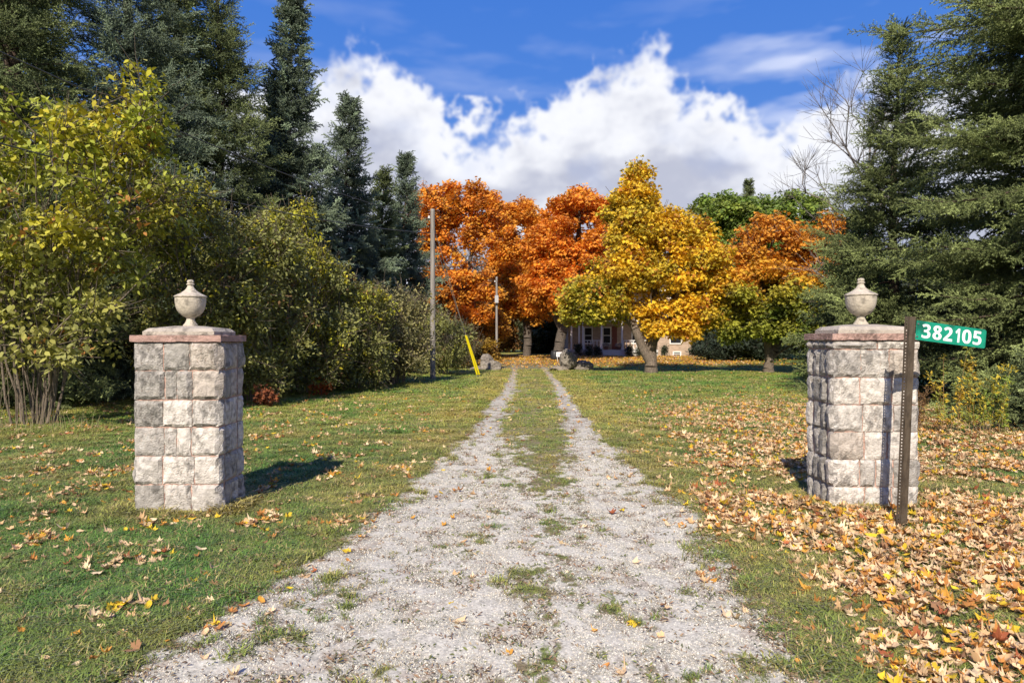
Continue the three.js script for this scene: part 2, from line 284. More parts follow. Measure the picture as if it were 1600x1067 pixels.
// a branched skeleton: stems (polylines) first, then every clump joins the nearest fitting node
function skeleton(r, stems, clumps, o = {}) {
  const nodes = [];
  const add = (p, parent, first) => { const n = { p, parent, kids: 0, first, h0: parent ? (parent.h0 ?? 0) + p.distanceTo(parent.p) : 0 }; nodes.push(n); return n; };
  for (const st of stems) {
    const c = new THREE.CatmullRomCurve3(st.map((q) => V(...q))), k = Math.max(3, Math.ceil(c.getLength() / (o.seg ?? 0.45))); let prev = null;
    for (let i = 0; i <= k; i++) { const p = c.getPoint(i / k); if (i && i < k) p.add(V((r() - 0.5) * (o.wob ?? 0.06), 0, (r() - 0.5) * (o.wob ?? 0.06))); prev = add(p, prev); }
  }
  const own = clumps.map((q) => ({ q, d: Math.min(...nodes.map((n) => n.p.distanceTo(q))) })).sort((a, b) => a.d - b.d);
  const tips = [];
  const join = (q, steep, len) => {
    let best = null, bc = 1e9;
    for (const n of nodes) { if (n.twig) continue; const hd = Math.hypot(n.p.x - q.x, n.p.z - q.z), d = n.p.distanceTo(q), up = n.p.y - (q.y - steep * hd); const c = d + 1.5 * Math.max(0, up) + (n.parent ? 0 : 2); if (c < bc) { bc = c; best = n; } }
    const d = best.p.distanceTo(q), k = Math.max(1, Math.ceil(d / len)), dir = best.parent ? best.p.clone().sub(best.parent.p).normalize() : V(0, 1, 0);
    const mid = best.p.clone().addScaledVector(dir, d * 0.3).lerp(best.p.clone().lerp(q, 0.5), 0.45).add(V((r() - 0.5), (r() - 0.5), (r() - 0.5)).multiplyScalar(0.12 * d));
    let prev = best; for (let i = 1; i <= k; i++) { const t = i / k, p = best.p.clone().multiplyScalar((1 - t) * (1 - t)).addScaledVector(mid, 2 * t * (1 - t)).addScaledVector(q, t * t); prev = add(p, prev, i === 1); }
    return prev;
  };
  for (const { q } of own) tips.push(join(q, o.steep ?? 0.5, o.len ?? 0.6));
  const twigs = o.twigs ?? 4;
  for (const t of tips) { const back = t.parent ? t.p.clone().sub(t.parent.p).normalize() : V(0, 1, 0);
    for (let i = 0; i < twigs; i++) { const dir = V(r() - 0.5, r() - 0.35, r() - 0.5).normalize().addScaledVector(back, o.along ?? 0.5).normalize(), L = (o.twigLen ?? 0.6) * (0.5 + r()); let p = t, a = t.p.clone(); for (let s = 0; s < 2; s++) { a = a.clone().addScaledVector(dir, L / 2).add(V((r() - 0.5) * 0.1 * L, (s ? o.curl ?? 0 : 0) * L, (r() - 0.5) * 0.1 * L)); p = add(a, p, !s); p.twig = true; if (o.fork && s === 0) for (let f = 0; f < o.fork; f++) { const e = add(a.clone().addScaledVector(dir, L * 0.45).add(V(r() - 0.5, r() - 0.4, r() - 0.5).multiplyScalar(0.6 * L)), p, true); e.twig = true; } } } }
  // pipe model
  const e = o.pipe ?? 2.4; for (const n of nodes) n.s = 0;
  for (let i = nodes.length - 1; i >= 0; i--) { const n = nodes[i]; n.s += Math.pow(o.tip ?? 0.006, e); if (n.parent) n.parent.s += n.s; }
  for (const n of nodes) n.r = Math.pow(n.s, 1 / e);
  if (o.baseR) { const b = Math.max(...nodes.filter((n) => !n.parent).map((n) => n.r)), k = o.baseR / b; for (const n of nodes) n.r = Math.max(o.tip ?? 0.006, n.r * lerp(1, k, ss(0.01, b * 0.45, n.r))); }
  if (o.flare) for (const n of nodes) if (n.p.y < 0.8 && n.r > 0.08) n.r *= 1 + o.flare * Math.pow(1 - Math.max(0, n.p.y) / 0.8, 2);
  return { nodes, tips };
}
const inLobe = (r, L, shell = 0.45) => { const v = V(r() - 0.5, r() - 0.5, r() - 0.5).normalize().multiplyScalar(Math.pow(shell + (1 - shell) * r(), 0.6) * (r() < 0.14 ? 1.2 : 1)); return V(L[0] + v.x * L[3], L[1] + v.y * L[4], L[2] + v.z * L[5]); };
// broadleaf tree: stems, lobes [x, y, z, rx, ry, rz, clumps] about its own base, a colour for each clump
function broadleaf(name, label, category, base, seed, o) {
  const r = rngOf(seed), t = thing(name, label, category, [base[0], ground(base[0], base[1]) - 0.03, -base[1]], 0, o.group);
  const fine = name === 'maple_tree' || name === 'background_tree', mult = fine ? 2.1 : 1, clumps = []; for (const L of o.lobes) for (let i = 0; i < L[6] * mult; i++) { const c = inLobe(r, L, o.shell); c.lobe = L; clumps.push(c); }
  const sk = skeleton(r, o.stems, clumps, o.sk);
  const cut = o.trunkCut ?? 0.06;
  part(o.stemName ?? 'trunk', frusta(sk.nodes, (n) => n.r >= cut, 9), o.bark ?? BARK.maple, t, o.stemName ? 'stuff' : undefined);
  part('branches', frusta(sk.nodes, (n) => n.r < cut, 4), o.bark2 ?? o.bark ?? BARK.maple, t, 'stuff');
  const M = [], C = [], rc0 = (o.clumpR ?? 0.8) * (fine ? 0.68 : 1);
  for (const c of clumps) {
    const rs = fine ? 0.4 + 1.1 * r() : 1, rc = rc0 * rs, k = Math.round((o.perClump ?? 30) * (fine ? 0.62 * rs * rs : 1) * (0.6 + 0.8 * r())), tone = r(), tone2 = r();
    for (let i = 0; i < k; i++) {
      const v = V(r() - 0.5, r() - 0.5, r() - 0.5).normalize().multiplyScalar(rc * Math.pow(r(), 0.45));
      const p = V(c.x + v.x, c.y + v.y * (o.flat ?? 0.55), c.z + v.z); if (p.y < (o.low ?? 0.4)) continue;
      M.push(mat4(p.x, p.y, p.z, (r() - 0.5) * 1.2, r() * 6.283, (r() - 0.5) * 1.2, (o.leafScale ?? 1) * (0.75 + 0.5 * r())));
      C.push(o.color(p, tone, r, tone2, c.lobe));
    }
  }
  instanced('crown', o.cluster ?? CL.maple, o.leaf, M, C, t, 'stuff');
  return t;
}
const mixc = (a, b, t) => [lerp(a[0], b[0], t), lerp(a[1], b[1], t), lerp(a[2], b[2], t)];
const dim = (c, k) => [c[0] * k, c[1] * k, c[2] * k];
const LEAF = leafMat(rgb(1, 1, 1), 0.42, 0.8), NEEDLE = new THREE.MeshStandardMaterial({ color: rgb(1, 1, 1), roughness: 0.75, side: THREE.DoubleSide });

// spruce spray: a flat fan of shoots set with needles
function sprayGeo(seed, len, pairs, nl, nw) {
  const r = rngOf(seed), P = [], I = [];
  const shoot = (o, dir, L) => {
    const side = V().crossVectors(dir, V(0, 1, 0)).normalize(), up = V().crossVectors(side, dir), k = Math.ceil(L / 0.012);
    for (let i = 0; i < k; i++) { const p = o.clone().addScaledVector(dir, L * (i + r()) / k); for (let s = 0; s < 2; s++) { const w = r() * 6.283, d = side.clone().multiplyScalar(Math.cos(w)).addScaledVector(up, Math.sin(w) * 0.8).addScaledVector(dir, 0.75).normalize().multiplyScalar(nl * (0.7 + 0.6 * r())), q = V().crossVectors(d, V(r() - 0.5, r() - 0.5, r() - 0.5)).normalize().multiplyScalar(nw / 2), b = P.length / 3; P.push(p.x - q.x, p.y - q.y, p.z - q.z, p.x + q.x, p.y + q.y, p.z + q.z, p.x + d.x, p.y + d.y, p.z + d.z); I.push(b, b + 1, b + 2); } }
  };
  shoot(V(0, 0, 0), V(0, -0.12, 1).normalize(), len);
  for (let i = 0; i < pairs; i++) for (const s of [-1, 1]) { const t = (i + 0.4 + 0.4 * r()) / pairs; shoot(V(0, -0.12 * len * t, len * t), V(s * (0.75 + 0.3 * r()), -0.25 + 0.3 * (r() - 0.5), 0.8).normalize(), len * (0.52 - 0.25 * t) * (0.8 + 0.4 * r())); }
  const g = new THREE.BufferGeometry(); g.setAttribute('position', new THREE.Float32BufferAttribute(P, 3)); g.setIndex(I); g.computeVertexNormals(); return g;
}
const SPRAY = sprayGeo(3, 0.36, 3, 0.030, 0.015), SPRAY_FAR = sprayGeo(4, 0.46, 3, 0.045, 0.024);
function spruce(label, x, d, H, R, seed, o = {}) {
  const r = rngOf(seed), t = thing(o.name ?? 'spruce_tree', label, 'spruce tree', [x, ground(x, d) - 0.03, -d], 0, o.group);
  const tr = H * 0.014 + 0.03, lean = o.lean ?? [0, 0];
  const axis = (y) => V(lean[0] * y / H + 0.08 * Math.sin(y * 0.7 + seed), y, lean[1] * y / H);
  const nodes = []; let prev = null; for (let i = 0; i <= 24; i++) { const y = H * i / 24, n = { p: axis(y), parent: prev, r: Math.max(0.008, tr * Math.pow(1 - i / 24, 0.85)), h0: y }; nodes.push(n); prev = n; }
  const br = [], M = [], C = [];
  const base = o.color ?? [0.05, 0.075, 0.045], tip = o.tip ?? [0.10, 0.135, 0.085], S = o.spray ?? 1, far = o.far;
  const pull = o.face ? V(o.face[0], 0, o.face[1]).normalize() : null;
  for (let y = o.low ?? 0.35; y < H - 0.12;) {
    const f = y / H, Lm = R * Math.pow(1 - f, o.pow ?? 1.15) * (f < 0.12 ? 0.75 + 2.1 * f : 1) + 0.07, nb = Lm > 0.6 ? (o.nb ?? 6) : 5, ph = r() * 6.283;
    for (let b = 0; b < nb; b++) {
      const w = ph + b / nb * 6.283 + (r() - 0.5) * 0.7, L = Lm * (0.52 + 0.5 * r() + (r() < 0.2 ? 0.22 : 0)), dir = V(Math.cos(w), 0, Math.sin(w)), side = V(-dir.z, 0, dir.x);
      if (pull && dir.dot(pull) < -0.55 && L > 1.2) continue;
      const el = lerp(-0.05, 0.75, Math.pow(f, 1.2)) + (r() - 0.5) * 0.5, droop = (o.droop ?? 0.34) * (1 - 0.6 * f), o0 = axis(y + (r() - 0.5) * 0.2);
      const at = (s) => o0.clone().addScaledVector(dir, L * s).add(V(0, L * (Math.tan(el) * s - droop * s * s + 0.30 * droop * Math.pow(s, 4) * 2), 0));
      let pn = { p: o0, r: 0.012 + L * 0.009 }, ks = Math.max(2, Math.ceil(L / 0.7)); br.push(pn);
      for (let i = 1; i <= ks; i++) { const n = { p: at(i / ks), parent: pn, r: (0.012 + L * 0.009) * (1 - 0.85 * i / ks) }; br.push(n); pn = n; }
      const st = (far ? 0.3 : 0.22) * S, k = Math.max(2, Math.ceil(L * (1 - (L > 1.4 ? 0.22 : 0)) / st));
      for (let i = 0; i <= k; i++) {
        const s = 1 - (i + (i ? r() * 0.6 : 0)) / k * (L > 1.4 ? 0.78 : 0.95); if (s < 0.02) continue;
        const p = at(s), tan = at(Math.min(1.02, s + 0.03)).sub(at(s - 0.03)), W = i === 0 ? 0 : Math.min(0.95, 0.38 * L * (1 - s) + 0.1), pitch = -Math.atan2(tan.y, Math.hypot(tan.x, tan.z)), yaw = Math.atan2(dir.x, dir.z);
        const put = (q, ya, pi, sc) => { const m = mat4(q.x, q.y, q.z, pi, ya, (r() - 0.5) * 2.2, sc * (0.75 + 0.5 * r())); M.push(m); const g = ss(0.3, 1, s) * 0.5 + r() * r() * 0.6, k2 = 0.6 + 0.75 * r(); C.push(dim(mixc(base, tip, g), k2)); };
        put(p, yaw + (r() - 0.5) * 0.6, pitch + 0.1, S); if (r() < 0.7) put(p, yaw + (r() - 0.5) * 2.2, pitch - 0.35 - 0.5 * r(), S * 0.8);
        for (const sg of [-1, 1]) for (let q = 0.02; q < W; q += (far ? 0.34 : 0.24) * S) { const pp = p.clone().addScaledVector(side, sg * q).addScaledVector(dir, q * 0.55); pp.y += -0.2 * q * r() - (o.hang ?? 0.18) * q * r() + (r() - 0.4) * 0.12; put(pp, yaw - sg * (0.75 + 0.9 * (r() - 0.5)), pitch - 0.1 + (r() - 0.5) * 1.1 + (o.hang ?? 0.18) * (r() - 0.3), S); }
      }
    }
    y += (0.22 + 0.16 * Math.min(1, Lm / 3)) * (o.gap ?? 1) * (0.7 + 0.6 * r());
  }
  part('trunk', frusta(nodes, () => true, 8), BARK.spruce, t);
  part('branches', frusta(br, () => true, 4), BARK.spruce, t, 'stuff');
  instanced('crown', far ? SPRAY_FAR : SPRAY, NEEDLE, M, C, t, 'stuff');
  return t;
}
// ---------------------------------------------------------------- the house far back behind the maples
{
  const hd = 59, K = hd / F, hx = (p) => (p - 800) * K, hy = (p) => CAMH + (HOR - p) * K;
  const brickTex = (() => dataTex(256, 256, (u, v, o, i, j) => { const row = Math.floor(v * 16), x = u * 8 + (row & 1) * 0.5, c = Math.floor(x) & 7, fu = x - Math.floor(x), fv = v * 16 - row, m = (fu < 0.05 || fv < 0.12), k = 0.8 + 0.35 * sp(c, row); o[0] = m ? 0.42 : 0.40 * k; o[1] = m ? 0.37 : 0.29 * k; o[2] = m ? 0.31 : 0.215 * k; }, true))();
  const brick = new THREE.MeshStandardMaterial({ map: brickTex, roughness: 0.95 }), white = std(rgb(0.74, 0.73, 0.70), 0.6), roofM = std(rgb(0.10, 0.10, 0.105), 0.9), dark = std(rgb(0.02, 0.022, 0.028), 0.15), stepM = std(rgb(0.5, 0.49, 0.48), 0.9), redM = std(rgb(0.16, 0.05, 0.04), 0.7);
  const h = thing('farm_house', 'beige brick house with white railed porch behind the yellow maple', 'house', [0, 0, -hd]);
  const bx = (n, x0, x1, y0, y1, z0, z1, m, par = h) => part(n, boxUV(new THREE.BoxGeometry(x1 - x0, y1 - y0, z1 - z0).translate((x0 + x1) / 2, (y0 + y1) / 2, (z0 + z1) / 2), 1.7), m, par);
  const L = hx(889), Rr = hx(1086), fl = hy(546.5), wx = hx(1028);
  bx('wall', L + 0.1, Rr, -0.1, 5.7, -9, -2.1, brick);
  bx('wall', wx, Rr, -0.1, 5.7, -2.1, 0, brick);
  // gabled roof
  const rs = new THREE.Shape([new THREE.Vector2(-10, 0), new THREE.Vector2(0.6, 0), new THREE.Vector2(-4.6, 2.9)]);
  const rg = new THREE.ExtrudeGeometry(rs, { depth: Rr - L + 0.9, bevelEnabled: false }); rg.rotateY(Math.PI / 2); rg.scale(1, 1, 1);
  rg.applyMatrix4(new THREE.Matrix4().makeScale(1, 1, -1)); rg.index === null && rg.attributes.position && (() => { const p = rg.attributes.position.array; for (let i = 0; i < p.length; i += 9) for (let k = 0; k < 3; k++) { const q = p[i + 3 + k]; p[i + 3 + k] = p[i + 6 + k]; p[i + 6 + k] = q; } rg.computeVertexNormals(); })();
  rg.translate(L - 0.4, 5.703, 0);
  const roof = part('roof', rg, roofM, h);
  bx('chimney', Rr - 2.2, Rr - 1.4, 7.2, 9.3, -5.1, -4.3, brick, roof);
  bx('fascia', L - 0.4, Rr + 0.5, 5.5, 5.7, 0.45, 0.6, white, roof);
  // porch
  const porch = new THREE.Group(); porch.name = 'porch'; h.add(porch);
  bx('porch_floor', L, wx - 0.003, fl - 0.22, fl, -2.097, 0.2, stepM, porch);
  bx('skirting', L + 0.05, wx - 0.003, -0.1, fl - 0.223, -0.12, 0.1, std(rgb(0.33, 0.31, 0.29)), porch);
  bx('porch_roof', L - 0.3, wx - 0.003, 2.95, 3.15, -2.097, 0.16, white, porch);
  for (const p of [893, 905, 911, 940, 972, 1013]) bx('post', hx(p) - 0.07, hx(p) + 0.07, fl, 2.947, -0.05, 0.09, white, porch);
  for (const [a, b] of [[913, 938], [974, 1011]]) {
    const A = hx(a), B = hx(b), rl = new THREE.Group(); rl.name = 'railing'; h.add(rl);
    bx('rail', A - 0.04, B + 0.04, hy(532.5), hy(531.4), -0.02, 0.06, white, rl); bx('rail', A - 0.04, B + 0.04, hy(545.2), hy(544.2), -0.02, 0.06, white, rl);
    const n = Math.round((B - A) / 0.3); for (let i = 0; i <= n; i++) { const q = A + (B - A) * i / n; bx('baluster', q - 0.028, q + 0.028, hy(544.19), hy(532.51), 0, 0.04, white, rl); }
  }
  for (let i = 0; i < 3; i++) bx('step', hx(940), hx(976), -0.1, fl - 0.03 - i * 0.17, 0.203 + i * 0.3, 0.5 + i * 0.3, stepM);
  const win = (x0, x1, y0, y1, z) => { const g = bx('window', x0, x1, y0, y1, z - 0.04, z + 0.02, dark, h); const f = 0.09; bx('frame', x0 - f, x1 + f, y1, y1 + f, z - 0.05, z + 0.06, white, g); bx('frame', x0 - f, x1 + f, y0 - f, y0, z - 0.05, z + 0.08, white, g); bx('frame', x0 - f, x0, y0, y1, z - 0.05, z + 0.06, white, g); bx('frame', x1, x1 + f, y0, y1, z - 0.05, z + 0.06, white, g); bx('frame', x0, x1, (y0 + y1) / 2 - 0.03, (y0 + y1) / 2 + 0.03, z + 0.021, z + 0.05, white, g); return g; };
  win(hx(1048), hx(1064), hy(536), hy(516), 0); win(hx(1053), hx(1063), hy(555), hy(550.5), 0);
  win(hx(1048), hx(1064), 3.6, 4.9, 0);
  for (const p of [918, 948, 995]) win(hx(p), hx(p + 11), hy(536), hy(512), -2.1);
  for (const p of [905, 945, 985]) win(hx(p), hx(p + 14), 3.7, 5.0, -2.1);
  const dr = bx('door', hx(962), hx(970), fl + 0.003, fl + 2.05, -2.098, -2.04, redM); part('handle', new THREE.SphereGeometry(0.04, 8, 6).translate(hx(963), fl + 1.0, -2.02), std(rgb(0.5, 0.4, 0.2), 0.3, { metalness: 1 }), dr);
  // pots with pale flower mounds on the porch
  for (const [p, side] of [[947, 'left'], [967, 'right']]) {
    const g = thing('flower_pot', `round pale flower mound in a pot at the ${side} end of the porch steps`, 'flower pot', [hx(p), fl, -hd + 0.0]);
    part('pot', new THREE.LatheGeometry([[0, 0], [0.15, 0], [0.21, 0.24], [0.225, 0.24], [0.225, 0.28], [0.18, 0.27]].map((q) => new THREE.Vector2(...q)), 16), std(rgb(0.2, 0.1, 0.07)), g);
    const r = rngOf(p), M = [], C = []; for (let i = 0; i < 240; i++) { const v = V(r() - 0.5, r() * 0.6, r() - 0.5).normalize().multiplyScalar(0.34 * (0.7 + 0.3 * r())); M.push(mat4(v.x, 0.3 + v.y * 0.9, v.z, r() * 2 - 1, r() * 6, r() * 2 - 1, 0.5)); C.push(r() < 0.7 ? [0.55, 0.5, 0.48] : [0.1, 0.13, 0.05]); }
    instanced('flowers', CL.small, LEAF, M, C, g, 'stuff');
  }
}

// ---------------------------------------------------------------- gate pillars
function stoneBlock(r, w, h, d, out) {     // out: which faces are rock-faced: '+z', '-z', '+x', '-x'
  const g0 = new THREE.BoxGeometry(w, h, d, 9, 9, Math.max(4, Math.round(d / 0.03)));
  const p = g0.attributes.position, n = g0.attributes.normal, pl = {};
  for (const f of out) pl[f] = Array.from({ length: 5 }, () => [(r() - 0.5) * 1.7, (r() - 0.5) * 1.7, 0.25 + 0.75 * r()]);
  const sd = r() * 100, amp = 0.02 + 0.026 * r();
  for (let i = 0; i < p.count; i++) {
    const N = [n.getX(i), n.getY(i), n.getZ(i)], k = N[0] > 0.5 ? '+x' : N[0] < -0.5 ? '-x' : N[2] > 0.5 ? '+z' : N[2] < -0.5 ? '-z' : null;
    const x = p.getX(i), y = p.getY(i), z = p.getZ(i);
    if (k && pl[k]) {
      const a = k[1] === 'z' ? x / w : z / d, b = y / h, aw = k[1] === 'z' ? w : d, e = Math.min((0.5 - Math.abs(a)) * aw, (0.5 - Math.abs(b)) * h);
      let q = 9; for (const [u, v, c] of pl[k]) q = Math.min(q, c + u * a + v * b); q = clamp(q, 0.0, 1.3);
      const m = (0.35 + q) * amp * ss(0, 0.03, e) + 0.005 * fbm3(x * 22 + sd, y * 22, z * 22, 3) * ss(0, 0.015, e);
      p.setXYZ(i, x + N[0] * m, y, z + N[2] * m);
    }
  }
  // worn corners: wobble the edges a little, the same for every vertex at one place
  for (let i = 0; i < p.count; i++) { const x = p.getX(i), y = p.getY(i), z = p.getZ(i), q = 0.006; p.setXYZ(i, x + q * n3(x * 13 + sd, y * 13, z * 13), y + q * n3(x * 13, y * 13 + sd, z * 13), z + q * n3(x * 13, y * 13, z * 13 + sd)); }
  g0.deleteAttribute('normal'); g0.deleteAttribute('uv');
  const g = toCreasedNormals(mergeVertices(g0, 1e-4), 0.5);
  return g;
}
const STONES = [rgb(0.55, 0.525, 0.49), rgb(0.43, 0.41, 0.385), rgb(0.37, 0.355, 0.33), rgb(0.66, 0.625, 0.58), rgb(0.50, 0.45, 0.40)].map((c) => stoneMat(c));
const MORTAR = stoneMat(rgb(0.55, 0.36, 0.30)), CAPM = stoneMat(rgb(0.44, 0.29, 0.25)), castTex = (() => { const a = tile((u, v) => fbm2(u * 6, v * 6, 5)), b = tile((u, v) => fbm2(u * 2.4 + 31, v * 2.4, 4)), c = tile((u, v) => n2(u * 70, v * 70)); return dataTex(512, 512, (u, v, o) => { const k = clamp(0.86 + 0.25 * a(u, v) + 0.06 * c(u, v) - 0.5 * ss(0.05, 0.45, b(u, v) + 0.5 * a(u, v)), 0.3, 1.05); o[0] = k; o[1] = k * 0.985; o[2] = k * 0.96; }, true); })(), CAST = new THREE.MeshStandardMaterial({ color: rgb(0.56, 0.50, 0.41), map: castTex, bumpMap: stoneBump, bumpScale: 0.006, roughness: 0.9 }), PLINTH = new THREE.MeshStandardMaterial({ color: rgb(0.46, 0.41, 0.35), map: castTex, bumpMap: stoneBump, bumpScale: 0.012, roughness: 0.95 });
function pillar(label, cx, seed, thin, tones) {
  const r = rngOf(seed), w = 0.735, dp = 0.53, fz = -6.04, t = thing('gate_pillar', label, 'gate pillar', [cx, 0, fz - dp / 2]);
  const capY = thin ? 1.53 : 1.515, y0 = -0.06, foot = 0.015;
  part('mortar_core', boxUV(new THREE.BoxGeometry(w - 0.012, capY - y0 - 0.004, dp - 0.012).translate(0, (capY + y0) / 2, 0), 0.8), MORTAR, t);
  const rows = []; let top = capY - 0.004; if (thin) { rows.push([top - 0.075, top]); top -= 0.079; }
  const n = 6, rh = (top - foot) / n; for (let i = 0; i < n; i++) { const j = i === n - 1 ? 0 : (r() - 0.5) * 0.018; const b = foot + rh * (n - 1 - i) + j; rows.push([b, top]); top = b; }
  rows.push([y0, foot]);
  const put = (x0, x1, y0b, y1, z0, z1, out, tone) => {
    const g = stoneBlock(r, x1 - x0, y1 - y0b, z1 - z0, out); boxUV(g, 0.62, r(), r());
    const b = part('stone_block', g, STONES[tone], t); b.position.set((x0 + x1) / 2, (y0b + y1) / 2, (z0 + z1) / 2); return b;
  };
  rows.forEach(([b, tp], ri) => {
    const ledge = ri === rows.length - 1, slim = thin && ri === 0, jt = () => 0.004 + 0.016 * r() * r(), jv = 0.003 + 0.013 * r() * r(), o = ledge ? 0.012 : slim ? 0.006 : 0;
    const cutsAt = slim ? [0.42 + 0.1 * r()] : [1 / 3 + (r() - 0.5) * 0.07, 2 / 3 + (r() - 0.5) * 0.09];
    if (!slim && !ledge && r() < 0.25) cutsAt.splice(1, 0, 0.5);
    for (const s of [1, -1]) {
      const xs = [0, ...cutsAt, 1].map((q) => (q - 0.5) * (w + 2 * o));
      for (let i = 0; i + 1 < xs.length; i++) {
        const g = jt() / 2, x0 = xs[i] + (i ? g : 0), x1 = xs[i + 1] - (i + 2 < xs.length ? g : 0), out = [s > 0 ? '+z' : '-z']; if (!i) out.push('-x'); if (i + 2 === xs.length) out.push('+x');
        const z1 = dp / 2 + o, z0 = dp / 2 - 0.1 - 0.03 * r();
        put(x0, x1, b + jv, tp - jv * 0.5, s > 0 ? z0 : -z1, s > 0 ? z1 : -z0, out, tones(ri, i, r));
      }
    }
    for (const s of [1, -1]) { const zz = [-dp / 2 + 0.135, slim ? 0.06 * (r() - 0.5) : (r() - 0.5) * 0.06, dp / 2 - 0.135]; for (let i = 0; i < 2; i++) { const g = jt(); put(s > 0 ? w / 2 - 0.11 : -w / 2 - o, s > 0 ? w / 2 + o : -w / 2 + 0.11, b + jv, tp - jv * 0.5, zz[i] + g / 2, zz[i + 1] - g / 2, [s > 0 ? '+x' : '-x'], tones(ri, 3 + i, r)); } }
  });
  // red cap slab, bevelled plinth, covered urn
  const rough = (g, a, k) => { const p = g.attributes.position; for (let i = 0; i < p.count; i++) { const x = p.getX(i), y = p.getY(i), z = p.getZ(i); p.setXYZ(i, x + a * n3(x * k, y * k, z * k + seed), y + a * n3(x * k + 9, y * k, z * k + seed), z + a * n3(x * k, y * k + 5, z * k + seed)); } return g; };
  const slab = rough(new THREE.BoxGeometry(w + 0.055, 0.056, dp + 0.055, 26, 2, 20), 0.004, 9); slab.computeVertexNormals(); boxUV(slab, 0.7, r(), r());
  part('cap_slab', slab, CAPM, t).position.y = capY + 0.03;
  const P = 0.315, Q = 0.235, y1 = capY + 0.061, sh = [[-P, -Q, 0], [-P, -Q, 0.03], [-P + 0.035, -Q + 0.035, 0.06], [-0.1, -0.09, 0.082]];
  const pg = new THREE.BufferGeometry(), pv = [], pi = []; for (const [a, b, y] of sh) pv.push(a, y, b, -a, y, b, -a, y, -b, a, y, -b);
  for (let l = 0; l < 3; l++) for (let k = 0; k < 4; k++) { const a = l * 4 + k, b = l * 4 + (k + 1) % 4; pi.push(a, a + 4, b, b, a + 4, b + 4); } pi.push(12, 14, 13, 12, 15, 14);
  pg.setAttribute('position', new THREE.Float32BufferAttribute(pv, 3)); pg.setIndex(pi);
  const pl = toCreasedNormals(pg, 0.3); boxUV(pl, 0.7, r(), r()); part('urn_plinth', pl, PLINTH, t).position.set(0, y1, 0);
  const urn = new THREE.Group(); urn.name = 'urn'; urn.position.set(0, y1 + 0.078, 0); t.add(urn);
  const lathe = (pts, name) => { const g = new THREE.LatheGeometry(new THREE.SplineCurve(pts.map((q) => new THREE.Vector2(...q))).getPoints(44), 56); boxUV(g, 0.5, seed * 0.13, 0); return part(name, g, CAST, urn); };
  lathe([[0.066, 0], [0.064, 0.012], [0.05, 0.03], [0.038, 0.055], [0.036, 0.075], [0.05, 0.087]], 'foot');
  lathe([[0.0, 0.08], [0.05, 0.088], [0.09, 0.115], [0.118, 0.16], [0.130, 0.215], [0.132, 0.262], [0.128, 0.266]], 'bowl');
  lathe([[0.130, 0.262], [0.139, 0.266], [0.139, 0.276], [0.125, 0.284], [0.085, 0.305], [0.05, 0.33], [0.033, 0.352], [0.026, 0.372], [0.026, 0.378]], 'lid');
  lathe([[0.026, 0.376], [0.034, 0.38], [0.034, 0.388], [0.026, 0.392], [0.027, 0.398], [0.03, 0.408], [0.024, 0.422], [0.0, 0.428]], 'finial');
  return t;
}
pillar('stone gate pillar with urn left of the drive, beside the tall yellow shrub', -2.935, 71, false, (ri, i, r) => (ri < 2 ? [2, 1, 4][Math.floor(r() * 3)] : i === 0 ? [1, 2, 0][Math.floor(r() * 3)] : [0, 3, 0, 1][Math.floor(r() * 4)]));
pillar('stone gate pillar with urn right of the drive, behind the green number sign', 3.185, 72, true, (ri, i, r) => (i > 2 ? [2, 1, 2][Math.floor(r() * 3)] : [0, 1, 4, 3, 0][Math.floor(r() * 5)]));

